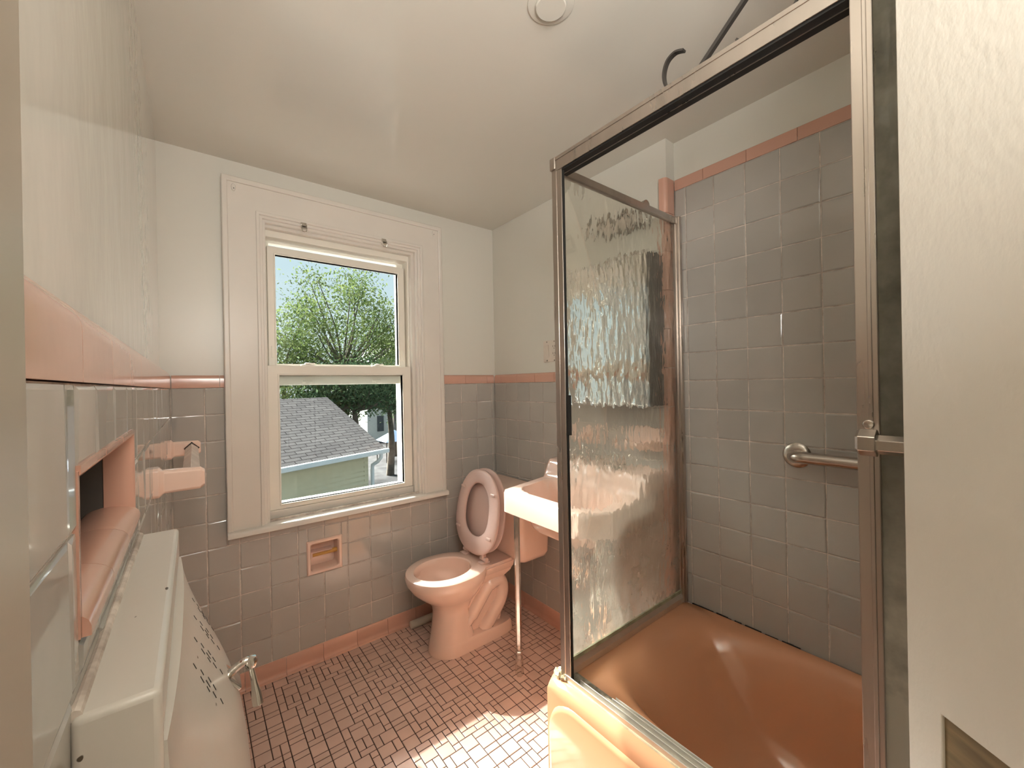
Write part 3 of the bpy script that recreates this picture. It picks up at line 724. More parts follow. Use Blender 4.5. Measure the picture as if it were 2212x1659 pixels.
bm = NB(); plate(bm, fs, so, si, 0.006, 0.026); seat = link('seat', bm, M['seat'], t, angle=50)
for s, w in ((0.31, 0.135), (0.31, -0.135), (0.105, 0.140), (0.105, -0.140)):
    b2 = NB(); rbox(b2, -0.017, 0.017, -0.0065, 0.0065, -0.004, 0.006, 0.003)
    a = Vector(fs(1, 0, 0)) - Vector(fs(0, 0, 0)); q = Matrix.Translation(fs(s, w, 0.028)) @ Matrix((( -a.z if 0 else 0, a.x, -a.z, 0), (-1, 0, 0, 0), (0, a.z, a.x, 0), (0, 0, 0, 1)))
    bm = NB(); merge(bm, b2, q); link('bumper', bm, M['seat'], t)
fl_ = lean(1.126, 0.412, 1.196, 0.815)
bm = NB(); plate(bm, fl_, seat_outline(0, 0.188, 0.005, 0.418), None, -0.008, 0.008, 0.005); link('lid', bm, M['seat'], t, angle=50)
for s in (-1, 1):
    bm = NB(); rbox(bm, 1.085, 1.135, AY + s * 0.078 - 0.018, AY + s * 0.078 + 0.018, 0.384, 0.394, 0.004); tube(bm, [(1.11, AY + s * 0.078 - 0.024, 0.405), (1.11, AY + s * 0.078 + 0.024, 0.405)], 0.011, 12)
    rbox(bm, 1.098, 1.12, AY + s * 0.078 - 0.009, AY + s * 0.078 + 0.009, 0.405, 0.435, 0.004)
    link('hinge', bm, M['seat'], t)

# short tube on the floor
bm = NB(); tube(bm, [(0.868, 1.992, 0.0195), (1.16, 1.996, 0.0195)], 0.019, 18)
tb = link('plastic_tube', bm, M['white_tube'], label='short off-white tube lying on the floor between the tile base and the toilet', cat='tube', bevel=0.004)

# ------------------------------------------------------------------ sink
SX0, SY0, SY1 = 1.045, 0.897, 1.420
t = empty('sink', (1.25, 1.16, 0.0), label='peach porcelain wall sink with raised faucet shelf on chrome legs beside the toilet', cat='sink')
def sx_min(y):
    m = SX0
    if y < 0.985: m = max(m, SX0 + (0.985 - y) * 1.0)
    if y > SY1 - 0.03: m = max(m, SX0 + 0.03 - math.sqrt(max(0, 0.03 ** 2 - (y - (SY1 - 0.03)) ** 2)))
    return m
def sstep(a, b, x):
    f = min(1, max(0, (x - a) / (b - a))); return f * f * (3 - 2 * f)
def sink_z(x, y):
    z = 0.802 + 0.10 * max(0, x - SX0) * 0.9
    z += (0.906 - 0.832) * sstep(1.285, 1.335, x)
    e = abs((x - 1.190) / 0.104) ** 4.4 + abs((y - 1.160) / 0.215) ** 4.4
    if e < 1.0: z -= 0.145 * sstep(0, 0.80, 1 - e) 
    return z
bm = NB(); nu, nv = 64, 76
Xs = [[None] * (nu + 1) for _ in range(nv + 1)]
for j in range(nv + 1):
    y = SY0 + (SY1 - SY0) * j / nv; xm = sx_min(y)
    for i in range(nu + 1): Xs[j][i] = (xm + (R - 0.004 - xm) * i / nu, y)
def edge_drop(x, y):
    d = min(x - sx_min(y), y - SY0, SY1 - y); return 0.012 * (1 - math.sqrt(max(0, 1 - (1 - min(1, d / 0.012)) ** 2))) if d < 0.012 else 0
top = [[bm.verts.new((x, y, sink_z(x, y) - edge_drop(x, y))) for x, y in r] for r in Xs]
botm = [[bm.verts.new((x, y, max(0.62, min(0.735, sink_z(x, y) - 0.02)) if 3 < i < nu and 3 < j < nv - 3 else 0.712)) for i, (x, y) in enumerate(r)] for j, r in enumerate(Xs)]
for j in range(nv):
    for i in range(nu):
        bm.faces.new((top[j][i], top[j][i + 1], top[j + 1][i + 1], top[j + 1][i])); bm.faces.new((botm[j][i], botm[j + 1][i], botm[j + 1][i + 1], botm[j][i + 1]))
per = [(j, 0) for j in range(nv)] + [(nv, i) for i in range(nu)] + [(j, nu) for j in range(nv, 0, -1)] + [(0, i) for i in range(nu, 0, -1)]
for k in range(len(per)):
    a, b = per[k], per[(k + 1) % len(per)]
    bm.faces.new((top[a[0]][a[1]], top[b[0]][b[1]], botm[b[0]][b[1]], botm[a[0]][a[1]]))
link('basin', bm, M['porcelain'], t, angle=45)
def leg(x, y, h):
    bm = NB(); rings(bm, [[(x + r * math.cos(PI / 3 * k + 0.3), y + r * math.sin(PI / 3 * k + 0.3), z) for k in range(6)] for r, z in ((0.0125, 0.10), (0.0125, h))])
    l = link('leg', bm, M['chrome'], t, angle=20)
    bm = NB(); rings(bm, [[(x + r * math.cos(PI / 3 * k + 0.3), y + r * math.sin(PI / 3 * k + 0.3), z) for k in range(6)] for r, z in ((0.016, 0.0), (0.0185, 0.006), (0.0185, 0.03), (0.016, 0.085), (0.0145, 0.094), (0.0150, 0.098), (0.0155, 0.102), (0.0145, 0.106), (0.012, 0.108))])
    link('leg_foot', bm, M['chrome'], l, angle=20)
leg(1.093, 1.376, 0.725); leg(1.135, 0.965, 0.725)
def zshelf(x, y): return sink_z(x, y)
for y in (1.06, 1.26):
    bm = NB(); lathe(bm, [(0.024, 0), (0.022, 0.006), (0.011, 0.012), (0.009, 0.035), (0.013, 0.042), (0.011, 0.052), (0.0001, 0.054)], (1.385, y, zshelf(1.385, y)), n=18)
    for k in range(4):
        a = PI / 4 + k * PI / 2; z = zshelf(1.385, y) + 0.046; tube(bm, [(1.385, y, z), (1.385 + 0.028 * math.cos(a), y + 0.028 * math.sin(a), z)], [0.005, 0.006], 8)
    link('faucet_handle', bm, M['chrome'], t)
bm = NB(); zs_ = zshelf(1.385, 1.16); lathe(bm, [(0.022, 0), (0.021, 0.008), (0.014, 0.014), (0.013, 0.03), (0.0001, 0.036)], (1.385, 1.16, zs_), n=18)
tube(bm, smooth_path([(1.385, 1.16, zs_ + 0.02), (1.34, 1.16, zs_ + 0.035), (1.28, 1.16, zs_ + 0.025), (1.255, 1.16, zs_ + 0.0)]), 0.010, 12); link('faucet', bm, M['chrome'], t)
bm = NB(); lathe(bm, [(0.0001, 0.001), (0.010, 0.002), (0.019, 0.005), (0.022, 0.002), (0.022, -0.006)], (1.188, 1.16, sink_z(1.188, 1.16)), n=18); link('drain', bm, M['chrome'], t)
bm = NB(); tube(bm, smooth_path([(1.19, 1.16, 0.64), (1.19, 1.16, 0.52), (1.19, 1.16, 0.46), (1.215, 1.16, 0.435), (1.245, 1.16, 0.46), (1.255, 1.16, 0.50), (1.30, 1.16, 0.52), (R - 0.005, 1.16, 0.52)]), 0.019, 14)
lathe(bm, [(0.035, 0), (0.030, 0.008), (0.02, 0.012)], (R - 0.004, 1.16, 0.52), '-X', 18); link('drain_trap', bm, M['chrome'], t)

# ------------------------------------------------------------------ fittings on the sink wall
XP = R + PD
t = empty('switch_plate', (XP, 1.535, 1.373), label='ivory two-gang wall plate with rocker switch and outlet above the pink tile cap', cat='switch')
bm = NB(); rbox(bm, XP - 0.006, XP + 0.002, 1.478, 1.594, 1.372, 1.484, 0.003); link('plate', bm, M['plastic'], t)
bm = NB(); prism(bm, [(XP - 0.006, 1.397), (XP - 0.007, 1.398), (XP - 0.0125, 1.462), (XP - 0.006, 1.463)], 1.551, 1.578, lambda u, v, a: (u, a, v)); link('rocker', bm, M['plastic'], t, smooth=False)
bm = NB(); rbox(bm, XP - 0.008, XP - 0.004, 1.492, 1.528, 1.394, 1.464, 0.002); oc = link('outlet', bm, M['plastic'], t)
bm = NB()
for z in (1.411, 1.447):
    for y in (1.503, 1.517): box(bm, XP - 0.0085, XP - 0.007, y - 0.0012, y + 0.0012, z, z + 0.009)
    lathe(bm, [(0.0025, 0), (0.0001, 0.0008)], (XP - 0.008, 1.510, z - 0.006), '-X', 10)
o = link('outlet_slot', bm, M['dark'], None, smooth=False); o.parent = oc; o.matrix_parent_inverse = Matrix()
for y in (1.565, 1.510):
    for z in (1.379, 1.477):
        bm = NB(); lathe(bm, [(0.003, 0), (0.0025, 0.0012), (0.0001, 0.0015)], (XP - 0.006, y, z), '-X', 10); link('screw', bm, M['iron'], t)

t = empty('medicine_cabinet', (XP, 1.085, 1.165), label='mirrored medicine cabinet on the wall above the sink, behind the pebbled glass', cat='cabinet')
bm = NB(); rbox(bm, 1.366, XP, 0.888, 1.282, 1.165, 1.755, 0.002); link('body', bm, surf('cabinet_steel', (0.16, 0.145, 0.13), 0.4, 0.6, var=0.1), t)
bm = NB(); holed(bm, 0.885, 1.285, 1.162, 1.758, [(0.895, 1.275, 1.172, 1.748)], 1.355, 1.366, lambda u, v, w: (w, u, v))
rm = Matrix.Translation((1.366, 1.285, 0)) @ Matrix.Rotation(math.radians(-2.6), 4, 'Z') @ Matrix.Translation((-1.366, -1.285, 0))
bmesh.ops.transform(bm, matrix=rm, verts=bm.verts); dr = link('mirror_door', bm, M['chrome'], t, smooth=False, bevel=0.001)
bm = NB(); box(bm, 1.3575, 1.3655, 0.895, 1.275, 1.172, 1.748); bmesh.ops.transform(bm, matrix=rm, verts=bm.verts); link('mirror', bm, M['mirror'], t, smooth=False)
t = empty('wall_light', (XP, 1.075, 1.90), label='chrome bar light fixture on the wall above the mirrored cabinet', cat='light fixture')
bm = NB(); rbox(bm, R - 0.005, XP, 0.965, 1.185, 1.895, 1.965, 0.006); link('back_plate', bm, M['chrome'], t)
bm = NB(); tube(bm, [(R - 0.04, 0.985, 1.925), (R - 0.04, 1.165, 1.925)], 0.024, 18); link('lamp_tube', bm, M['plastic'], t)
bm = NB(); prism(bm, [(R - 0.075 + 0.0, 1.930)] + [(R - 0.04 - 0.036 * math.cos(i / 8 * PI), 1.930 + 0.036 * math.sin(i / 8 * PI)) for i in range(9)] + [(R - 0.006, 1.928), (R - 0.010, 1.926)] + [(R - 0.04 - 0.032 * math.cos(PI - i / 8 * PI), 1.928 + 0.032 * math.sin(PI - i / 8 * PI)) for i in range(9)], 0.972, 1.178, lambda u, v, a: (u, a, v)); link('reflector', bm, M['steel'], t, angle=50)
def cer(y0, y1, z, label, cat, kind):
    t = empty(kind, (R, (y0 + y1) / 2, z), label=label, cat=cat)
    bm = NB(); rbox(bm, R - 0.010, R + 0.001, y0, y1, z - 0.045, z + 0.05, 0.006); link('back_plate', bm, M['porcelain'], t)
    bm = NB()
    if kind == 'soap_dish':
        n = 28; c = (y0 + y1) / 2; hw = (y1 - y0) / 2 - 0.012
        def rg(k, z_, e=1.0): return [(R - 0.008 - 0.085 * k * max(0, math.sin(PI * i / n)) ** 0.6, c + hw * k * math.cos(PI * i / n), z_) for i in range(n + 1)]
        rings(bm, [rg(0.85, z - 0.035), rg(1, z - 0.02), rg(1, z - 0.006), rg(0.9, z - 0.006), rg(0.8, z - 0.02)])
        link('tray', bm, M['porcelain'], t)
    else:
        c = (y0 + y1) / 2
        holed(bm, c - 0.05, c + 0.05, R - 0.075, R - 0.008, [(c - 0.028, c + 0.028, R - 0.064, R - 0.018)], z - 0.012, z + 0.008, lambda u, v, w: (v, u, w)); link('holder_ring', bm, M['porcelain'], t, bevel=0.004)
cer(1.225, 1.375, 1.015, 'pink ceramic tumbler holder on the tile between sink and mirror, nearer the window', 'tumbler holder', 'tumbler_holder')
cer(0.905, 1.055, 1.025, 'pink ceramic soap dish on the tile between sink and mirror, nearer the bathtub', 'soap dish', 'soap_dish')

# ceiling cover plate
bm = NB(); cx, cy = 0.722, 0.731
lathe(bm, [(0.0585, 0), (0.058, 0.003), (0.052, 0.0045), (0.0395, 0.0045), (0.0385, 0.0045), (0.0385, 0.011), (0.036, 0.013), (0.0001, 0.013)], (cx, cy, H), '-Z', 48)
link('ceiling_cover', bm, M['ceiling'], label='round painted cover plate on the ceiling', cat='cover plate', angle=30)

# ------------------------------------------------------------------ bathtub
t = empty('bathtub', (1.15, 0.15, 0.0), label='peach enamel bathtub along the shower wall under the glass enclosure', cat='bathtub')
TX0, TX1, TY0, TY1 = 0.806, RS - 0.0045, YN + 0.004, 0.905
def sup(z, x0, x1, y0, y1, n, N=120, nbk=None):
    cx, cy, a, b = (x0 + x1) / 2, (y0 + y1) / 2, (x1 - x0) / 2, (y1 - y0) / 2; p = []
    for i in range(N):
        th = 2 * PI * i / N; c, s = math.cos(th), math.sin(th)
        # walk the outline evenly with a polar superellipse
        ax, bx = c / 1.0, s / 1.0
        r = (abs(ax) ** n + abs(bx) ** n) ** (-1 / n); p.append((cx + a * r * c, cy + b * r * s, z))
    return p
bm = NB()
ox = [sup(0.0, TX0, TX1, TY0, TY1, 40), sup(0.360, TX0, TX1, TY0, TY1, 40), sup(0.380, TX0 + 0.004, TX1, TY0 + 0.002, TY1 - 0.004, 34), sup(0.390, TX0 + 0.014, TX1 - 0.001, TY0 + 0.004, TY1 - 0.012, 26), sup(0.394, TX0 + 0.03, TX1 - 0.003, TY0 + 0.01, TY1 - 0.022, 20)]
BX0, BX1, BY0, BY1 = 0.895, 1.487, TY0 + 0.10, 0.835
ib = [sup(0.394, BX0 - 0.006, BX1 + 0.012, BY0 - 0.02, BY1 + 0.004, 4.4), sup(0.390, BX0, BX1 + 0.002, BY0, BY1 - 0.012, 4.0), sup(0.375, BX0 + 0.006, BX1 - 0.012, BY0 + 0.02, BY1 - 0.045, 3.7), sup(0.33, BX0 + 0.016, BX1 - 0.028, BY0 + 0.03, BY1 - 0.095, 3.5),
      sup(0.25, BX0 + 0.03, BX1 - 0.045, BY0 + 0.045, BY1 - 0.16, 3.4), sup(0.16, BX0 + 0.045, BX1 - 0.06, BY0 + 0.06, BY1 - 0.22, 3.3), sup(0.10, BX0 + 0.07, BX1 - 0.085, BY0 + 0.09, BY1 - 0.28, 3.2), sup(0.075, BX0 + 0.12, BX1 - 0.135, BY0 + 0.15, BY1 - 0.36, 3.0), sup(0.068, BX0 + 0.20, BX1 - 0.21, BY0 + 0.30, BY1 - 0.50, 2.6)]
rings(bm, ox + ib, cap0=False)
link('shell', bm, M['tub'], t, angle=50)
bm = NB()   # raised apron panel
def rp(x, y0, y1, z0, z1, r, n=8):
    p = []
    for (cy, cz, a0) in ((y1 - r, z1 - r, 0), (y0 + r, z1 - r, 90), (y0 + 0.01, z0 + 0.01, 180), (y1 - 0.01, z0 + 0.01, 270)):
        q = r if a0 < 180 else 0.01
        for i in range(n): a = math.radians(a0 + 90 * i / (n - 1)); p.append((x, cy + q * math.cos(a), cz + q * math.sin(a)))
    return p
rings(bm, [rp(TX0 + 0.004, -0.60, 0.878, 0.0, 0.362, 0.10), rp(TX0 - 0.006, -0.60, 0.874, 0.0, 0.358, 0.10), rp(TX0 - 0.010, -0.59, 0.866, 0.0, 0.350, 0.095)], cap0=False)
link('apron_panel', bm, M['tub'], t, angle=50)
bm = NB()   # caulk at the foot of the corner post
random.seed(3)
for (x, y, r) in ((0.842, 0.874, 0.010), (0.836, 0.866, 0.008), (0.845, 0.884, 0.009), (0.838, 0.852, 0.007), (0.856, 0.882, 0.008), (0.840, 0.842, 0.006), (0.850, 0.874, 0.010)):
    b2 = NB(); bmesh.ops.create_icosphere(b2, subdivisions=2, radius=r)
    for v in b2.verts: v.co *= random.uniform(0.75, 1.25)
    merge(bm, b2, Matrix.Translation((x, y, 0.397)))
tube(bm, [(0.8405, 0.84, 0.3945), (0.8405, 0.30, 0.3945), (0.8405, -0.55, 0.3945)], 0.0035, 6)
link('caulk', bm, M['caulk'], t, label='lumpy yellowed caulk')

bm = NB(); random.seed(11); y = 0.46
while y < 0.80:
    l = random.uniform(0.01, 0.03); h = random.uniform(0.001, 0.004); box(bm, RS - 0.0075, RS - 0.0042, y, y + l, 0.389, 0.394 + h); y += l + random.choice((0.0, 0.0, 0.012))
link('mildew', bm, M['dark'], t, smooth=False, label='dark mildew along the rim')
# ------------------------------------------------------------------ shower enclosure
HT = 1.915; HB = 1.877; ZR = 0.3945
t = empty('shower_enclosure', (0.86, 0.4, ZR), label='aged metal framed glass shower enclosure standing on the bathtub rim', cat='shower enclosure')
bm = NB()
box(bm, 0.843, 0.868, 0.846, 0.864, ZR, HT - 0.006); box(bm, 0.843, 0.8475, 0.824, 0.847, ZR, HT - 0.006); box(bm, 0.8415, 0.844, 0.843, 0.8455, ZR, HT - 0.006); box(bm, 0.862, 0.868, 0.836, 0.847, ZR, HT - 0.006)
link('corner_post', bm, M['old_metal'], t, smooth=True, bevel=0.0012)
bm = NB(); box(bm, 0.8472, 0.853, 0.8215, 0.8262, ZR + 0.01, HB); box(bm, 0.8465, 0.8525, 0.811, 0.823, 1.11, 1.225); link('gasket', bm, M['black'], t, smooth=False)
bm = NB(); rbox(bm, 0.838, 0.872, 0.846, 0.868, HT - 0.03, HT + 0.006, 0.003); link('corner_cap', bm, M['old_metal'], t)
bm = NB()   # header
ya, yb2 = YN + 0.003, 0.846
box(bm, 0.841, 0.845, ya, yb2, HB + 0.002, HT + 0.003); box(bm, 0.841, 0.889, ya, yb2, HT, HT + 0.004); box(bm, 0.885, 0.889, ya, yb2, HB + 0.002, HT + 0.003); box(bm, 0.8395, 0.8415, ya, yb2, HT - 0.006, HT + 0.004)
hd = link('header', bm, M['old_metal'], t, smooth=False, bevel=0.0008)
bm = NB(); box(bm, 0.8455, 0.8635, ya, yb2 - 0.004, HB - 0.002, HT); box(bm, 0.8665, 0.8845, ya, yb2 - 0.004, HB - 0.002, HT); link('header_channel', bm, M['black'], hd, smooth=False)
bm = NB(); box(bm, 0.864, 0.866, ya, yb2 - 0.004, HB - 0.003, HT); link('header_rib', bm, M['old_metal'], hd, smooth=False)
bm = NB()   # bottom track with upstanding ribs
box(bm, 0.841, 0.8445, ya, 0.846, ZR, ZR + 0.016); box(bm, 0.8555, 0.858, ya, 0.80, ZR, ZR + 0.018); box(bm, 0.871, 0.8735, ya, 0.70, ZR, ZR + 0.018); box(bm, 0.886, 0.889, ya, 0.70, ZR, ZR + 0.012)
link('bottom_track', bm, M['bright_metal'], t, smooth=False, bevel=0.0008)
bm = NB(); box(bm, 0.8445, 0.886, ya, 0.840, ZR, ZR + 0.004); link('track_bed', bm, surf('mottled_track', (0.27, 0.235, 0.18), 0.5, var=0.5, nscale=60), t, smooth=False)  # mottled bed, darker than the ribs
# return panel
bm = NB(); box(bm, 0.870, RS - 0.030, 0.8455, 0.8505, ZR + 0.038, ZR + 0.050); link('glazing_gasket', bm, surf('green_gasket', (0.36, 0.36, 0.24), 0.6, var=0.3, nscale=30), t, smooth=False)
bm = NB(); YR0, YR1 = 0.842, 0.862
prism(bm, [(YR0, ZR), (YR0, ZR + 0.020), (YR0 + 0.007, ZR + 0.040), (YR1 - 0.004, ZR + 0.040), (YR1, ZR + 0.02), (YR1, ZR)], 0.868, RS - 0.026, lambda u, v, a: (a, u, v)); link('bottom_rail', bm, M['bright_metal'], t, smooth=False, bevel=0.001)
bm = NB(); prism(bm, [(YR0, HB + 0.022), (YR1, HB + 0.022), (YR1, HB + 0.004), (YR1 - 0.006, HB - 0.004), (YR0 + 0.004, HB - 0.004), (YR0, HB)], 0.868, RS - 0.026, lambda u, v, a: (a, u, v)); link('top_rail', bm, M['old_metal'], t, smooth=False, bevel=0.001)
bm = NB(); box(bm, RS - 0.028, RS - 0.0045, 0.838, 0.862, ZR, HB + 0.026); box(bm, RS - 0.034, RS - 0.026, 0.846, 0.858, ZR + 0.03, HB); box(bm, RS - 0.020, RS - 0.0045, 0.834, 0.839, ZR, HB + 0.026); link('wall_jamb', bm, M['old_metal'], t, smooth=False, bevel=0.0012)
bm = NB(); box(bm, 0.864, RS - 0.028, 0.850, 0.8545, ZR + 0.032, HB + 0.002)
for f_ in bm.faces: f_.material_index = 0 if all(abs(v.co.y - 0.850) < 1e-5 for v in f_.verts) else 1
link('return_pane', bm, [M['obscure'], M['obscure_back']], t, smooth=False)
bm = NB(); tube(bm, [(1.30, 0.845, HB + 0.022), (1.30, 0.858, HB + 0.022)], 0.018, 18); link('rail_button', bm, M['old_metal'], t)
# sliding doors parked at the near end
sd = sub('outer_sliding_door', t)
bm = NB(); box(bm, 0.847, 0.861, 0.145, 0.173, ZR + 0.012, HB + 0.015); box(bm, 0.845, 0.8475, 0.152, 0.158, ZR + 0.014, HB + 0.01); box(bm, 0.847, 0.861, YN + 0.03, YN + 0.055, ZR + 0.012, HB + 0.015)
box(bm, 0.847, 0.861, YN + 0.055, 0.145, ZR + 0.012, ZR + 0.04); box(bm, 0.847, 0.861, YN + 0.055, 0.145, HB - 0.01, HB + 0.015)
link('stile_frame', bm, M['old_metal'], sd, smooth=False, bevel=0.002)
bm = NB(); box(bm, 0.8525, 0.8555, YN + 0.05, 0.147, ZR + 0.035, HB - 0.005); link('sliding_pane', bm, M['obscure2'], sd, smooth=False)
bm = NB(); tube(bm, [(0.797, YN + 0.06, 1.160), (0.797, 0.142, 1.160)], 0.0145, 6, rot=PI / 6); tube(bm, [(0.797, 0.139, 1.162), (0.797, 0.159, 1.162), (0.797, 0.163, 1.162)], [0.0205, 0.0205, 0.0175], 6, rot=PI / 6)
box(bm, 0.797, 0.848, 0.146, 0.158, 1.156, 1.170); lathe(bm, [(0.008, 0), (0.007, 0.003), (0.0001, 0.004)], (0.846, 0.158, 1.185), '-X', 14)
link('towel_rail', bm, M['steel'], sd, angle=25, bevel=0.001, label='hexagonal metal towel rail')
idr = sub('inner_sliding_door', t)
bm = NB(); box(bm, 0.870, 0.882, 0.09, 0.130, ZR + 0.012, HB + 0.015); box(bm, 0.870, 0.882, YN + 0.03, YN + 0.055, ZR + 0.012, HB + 0.015); box(bm, 0.870, 0.882, YN + 0.055, 0.09, ZR + 0.012, ZR + 0.04); box(bm, 0.870, 0.882, YN + 0.055, 0.09, HB - 0.01, HB + 0.015)
link('stile_frame', bm, M['olive'], idr, smooth=False, bevel=0.001)
bm = NB(); box(bm, 0.8745, 0.8775, YN + 0.05, 0.092, ZR + 0.035, HB - 0.005); link('sliding_pane', bm, M['obscure2'], idr, smooth=False)
bm = NB(); box(bm, 0.8612, 0.868, 0.1065, 0.144, ZR + 0.014, HB + 0.01); link('seal_strip', bm, M['olive'], sd, smooth=False)
bm = NB()
zz = ZR + 0.02
while zz < HB: 
    w = random.uniform(0.001, 0.0035); h = random.uniform(0.02, 0.06); box(bm, 0.8585, 0.8622, 0.1265 - w, 0.1265 + w, zz, min(zz + h, HB)); zz += h
link('mildew_line', bm, M['black'], sd, smooth=False)
# wrought iron ornament on the header
bm = NB(); sc = 0.866
def flat(bm, pts, wx=0.006, th=0.0022):
    pts = [Vector((sc, y, z)) for y, z in pts]; rs = []
    for i, p in enumerate(pts):
        d = (pts[min(i + 1, len(pts) - 1)] - pts[max(i - 1, 0)]).normalized(); n = Vector((0, -d.z, d.y))
        rs.append([p + n * th + Vector((wx, 0, 0)), p + n * th - Vector((wx, 0, 0)), p - n * th - Vector((wx, 0, 0)), p - n * th + Vector((wx, 0, 0))])
    rings(bm, rs)
def sm(p, k=8): return [(v.x, v.y) for v in smooth_path([(a, b, 0) for a, b in p], k)]
hz = HT + 0.004
for m in (1, -1):
    def f(y): return 0.30 + m * (y - 0.30)
    flat(bm, sm([(f(0.492), hz + 0.001), (f(0.507), hz + 0.020), (f(0.511), hz + 0.048), (f(0.502), hz + 0.072), (f(0.483), hz + 0.080), (f(0.462), hz + 0.072)]))
    flat(bm, [(f(0.442), hz), (f(0.335), hz + 0.090), (f(0.30), hz + 0.119)], 0.005, 0.004)
    flat(bm, sm([(f(0.352), hz + 0.020), (f(0.338), hz + 0.006), (f(0.318), hz + 0.001), (f(0.30), hz + 0.001)]))
link('scroll_ornament', bm, M['iron'], t, smooth=False, label='black wrought iron scroll ornament')

# grab bar
t = empty('grab_bar', (RS, 0.14, 1.015), label='brushed steel grab bar on the grey tiled shower wall', cat='grab bar')
for y in (0.461, -0.20):
    bm = NB(); lathe(bm, [(0.040, 0), (0.040, 0.003), (0.034, 0.008), (0.020, 0.010)], (RS, y, 1.015), '-X', 32); link('flange', bm, M['steel'], t)
bm = NB(); xb = RS - 0.062
tube(bm, smooth_path([(RS - 0.004, 0.461, 1.015), (RS - 0.030, 0.461, 1.015), (xb + 0.010, 0.452, 1.016), (xb, 0.430, 1.018), (xb, 0.380, 1.018), (xb, 0.13, 1.018), (xb, -0.12, 1.018), (xb, -0.170, 1.018), (xb + 0.010, -0.191, 1.016), (RS - 0.030, -0.20, 1.015), (RS - 0.004, -0.20, 1.015)], 8), 0.018, 20)
link('rail', bm, M['steel'], t, angle=60)

# ------------------------------------------------------------------ bathroom door, open against the tub
LE = Vector((0.700, 0.098, 0)); LD = Vector((-0.624, -0.781, 0)).normalized(); LN = Vector((LD.y, -LD.x, 0)) * 1.0   # LN points to camera side
if LN.x > 0: LN = -LN
LW = 0.80
def lf(s, z, w): return tuple(LE + LD * s + LN * w + Vector((0, 0, z)))
NT = (0.040, 0.145, 0.70, 0.868)
bm = NB(); holed(bm, 0, LW, 0.01, 2.02, [NT], -0.006, 0.0, lf); holed(bm, 0, LW, 0.01, 2.02, [], -0.036, -0.006, lf)
dl = link('door_1', bm, M['door_paint'], smooth=False, bevel=0.0015, kind='structure')
bm = NB(); holed(bm, NT[0] + 0.0003, NT[1] - 0.0003, NT[2] + 0.0003, NT[3] - 0.0003, [(NT[0] + 0.02, NT[0] + 0.035, NT[2] + 0.03, NT[3] - 0.05)], -0.0058, -0.0035, lf)
o = link('lock_mortise', bm, M['wood'], dl, smooth=False, label='bare brown wood patch where the lock was'); o.matrix_parent_inverse = Matrix()

# ------------------------------------------------------------------ outside
GZ = -3.0
bm = NB(); box(bm, -60, 70, D + 1.5, 120, GZ - 0.2, GZ); link('ground', bm, M['asphalt'], smooth=False, label='grey paved yard far below the window', cat='ground', kind='structure')
E1 = Vector((4.511, 11.921, -0.59)); ev = Vector((0.938, 0.3464, 0)).normalized(); nv_ = Vector((-0.3464, 0.938, 0)).normalized()
Lg, run, rise = 9.0, 2.80, 1.523
gar = empty('garage', tuple(E1 + nv_ * run - ev * 4 + Vector((0, 0, GZ + 0.59))), label='cream sided garage with grey shingled roof in the yard outside the window', cat='garage')
def gp(a, n, z): return tuple(E1 - ev * a + nv_ * n + Vector((0, 0, z)))   # a: metres left of the right gable
def gbox(bm, a0, a1, n0, n1, z0, z1):
    v = [bm.verts.new(gp(a, n, z)) for a in (a0, a1) for n in (n0, n1) for z in (z0, z1)]
    for q in ((0, 1, 3, 2), (4, 6, 7, 5), (0, 4, 5, 1), (2, 3, 7, 6), (0, 2, 6, 4), (1, 5, 7, 3)): bm.faces.new([v[i] for i in q])
for nm, s in (('front', 1), ('rear', -1)):
    me_bm = NB(); sl = math.hypot(run, rise)
    box(me_bm, -Lg, 0, 0, sl, -0.05, 0)
    me = bpy.data.meshes.new('roof_slope'); me_bm.to_mesh(me); me_bm.free(); me.materials.append(M['shingle'])
    o = bpy.data.objects.new('roof_slope', me); C.objects.link(o); o.parent = gar
    up = (nv_ * run * s + Vector((0, 0, rise))).normalized(); xx = ev; zz_ = xx.cross(up) if s > 0 else (-xx).cross(up)
    org = E1 if s > 0 else E1 + nv_ * 2 * run - ev * Lg
    xa = xx if s > 0 else -xx
    if s < 0: pass
    mtx = Matrix(((xa.x, up.x, zz_.x, org.x), (xa.y, up.y, zz_.y, org.y), (xa.z, up.z, zz_.z, org.z), (0, 0, 0, 1)))
    o.matrix_parent_inverse = Matrix.Translation(-Vector(gar.location)); o.matrix_basis = mtx
GR = GZ + 0.59
bm = NB(); z = GR
while z < -0.07:   # lap siding boards on the front, gable ends and rear
    z1_ = min(z + 0.13, -0.05)
    for (a0, a1, n0, n1) in ((0.44, Lg - 0.4, 0.30, 0.44), (0.44, 0.58, 0.30, 2 * run - 0.3), (0.44, Lg - 0.4, 2 * run - 0.44, 2 * run - 0.30)):
        vs_ = []
        for (aa, nn, tip) in ((a0, n0, 1), (a1, n0, 1), (a1, n1, 0), (a0, n1, 0)): vs_.append((aa, nn))
        low = [gp(a, n - (0.040 if n == n0 and n0 < 0.5 and a1 - a0 > 1 else 0), z) for a, n in vs_]; hi = [gp(a, n, z1_) for a, n in vs_]
        rings(bm, [low, hi])
    z = z1_
b2 = [gp(0.50, 0.32, -0.08), gp(0.50, 2 * run - 0.32, -0.08), gp(0.50, run, rise - 0.22)]; b3 = [gp(0.58, 0.32, -0.08), gp(0.58, 2 * run - 0.32, -0.08), gp(0.58, run, rise - 0.22)]
rings(bm, [b2, b3]); link('siding_wall', bm, M['siding'], gar, smooth=False)
bm = NB(); gbox(bm, 0.42, 0.56, 0.275, 0.42, GR, -0.06); link('corner_board', bm, M['siding'], gar, smooth=False)
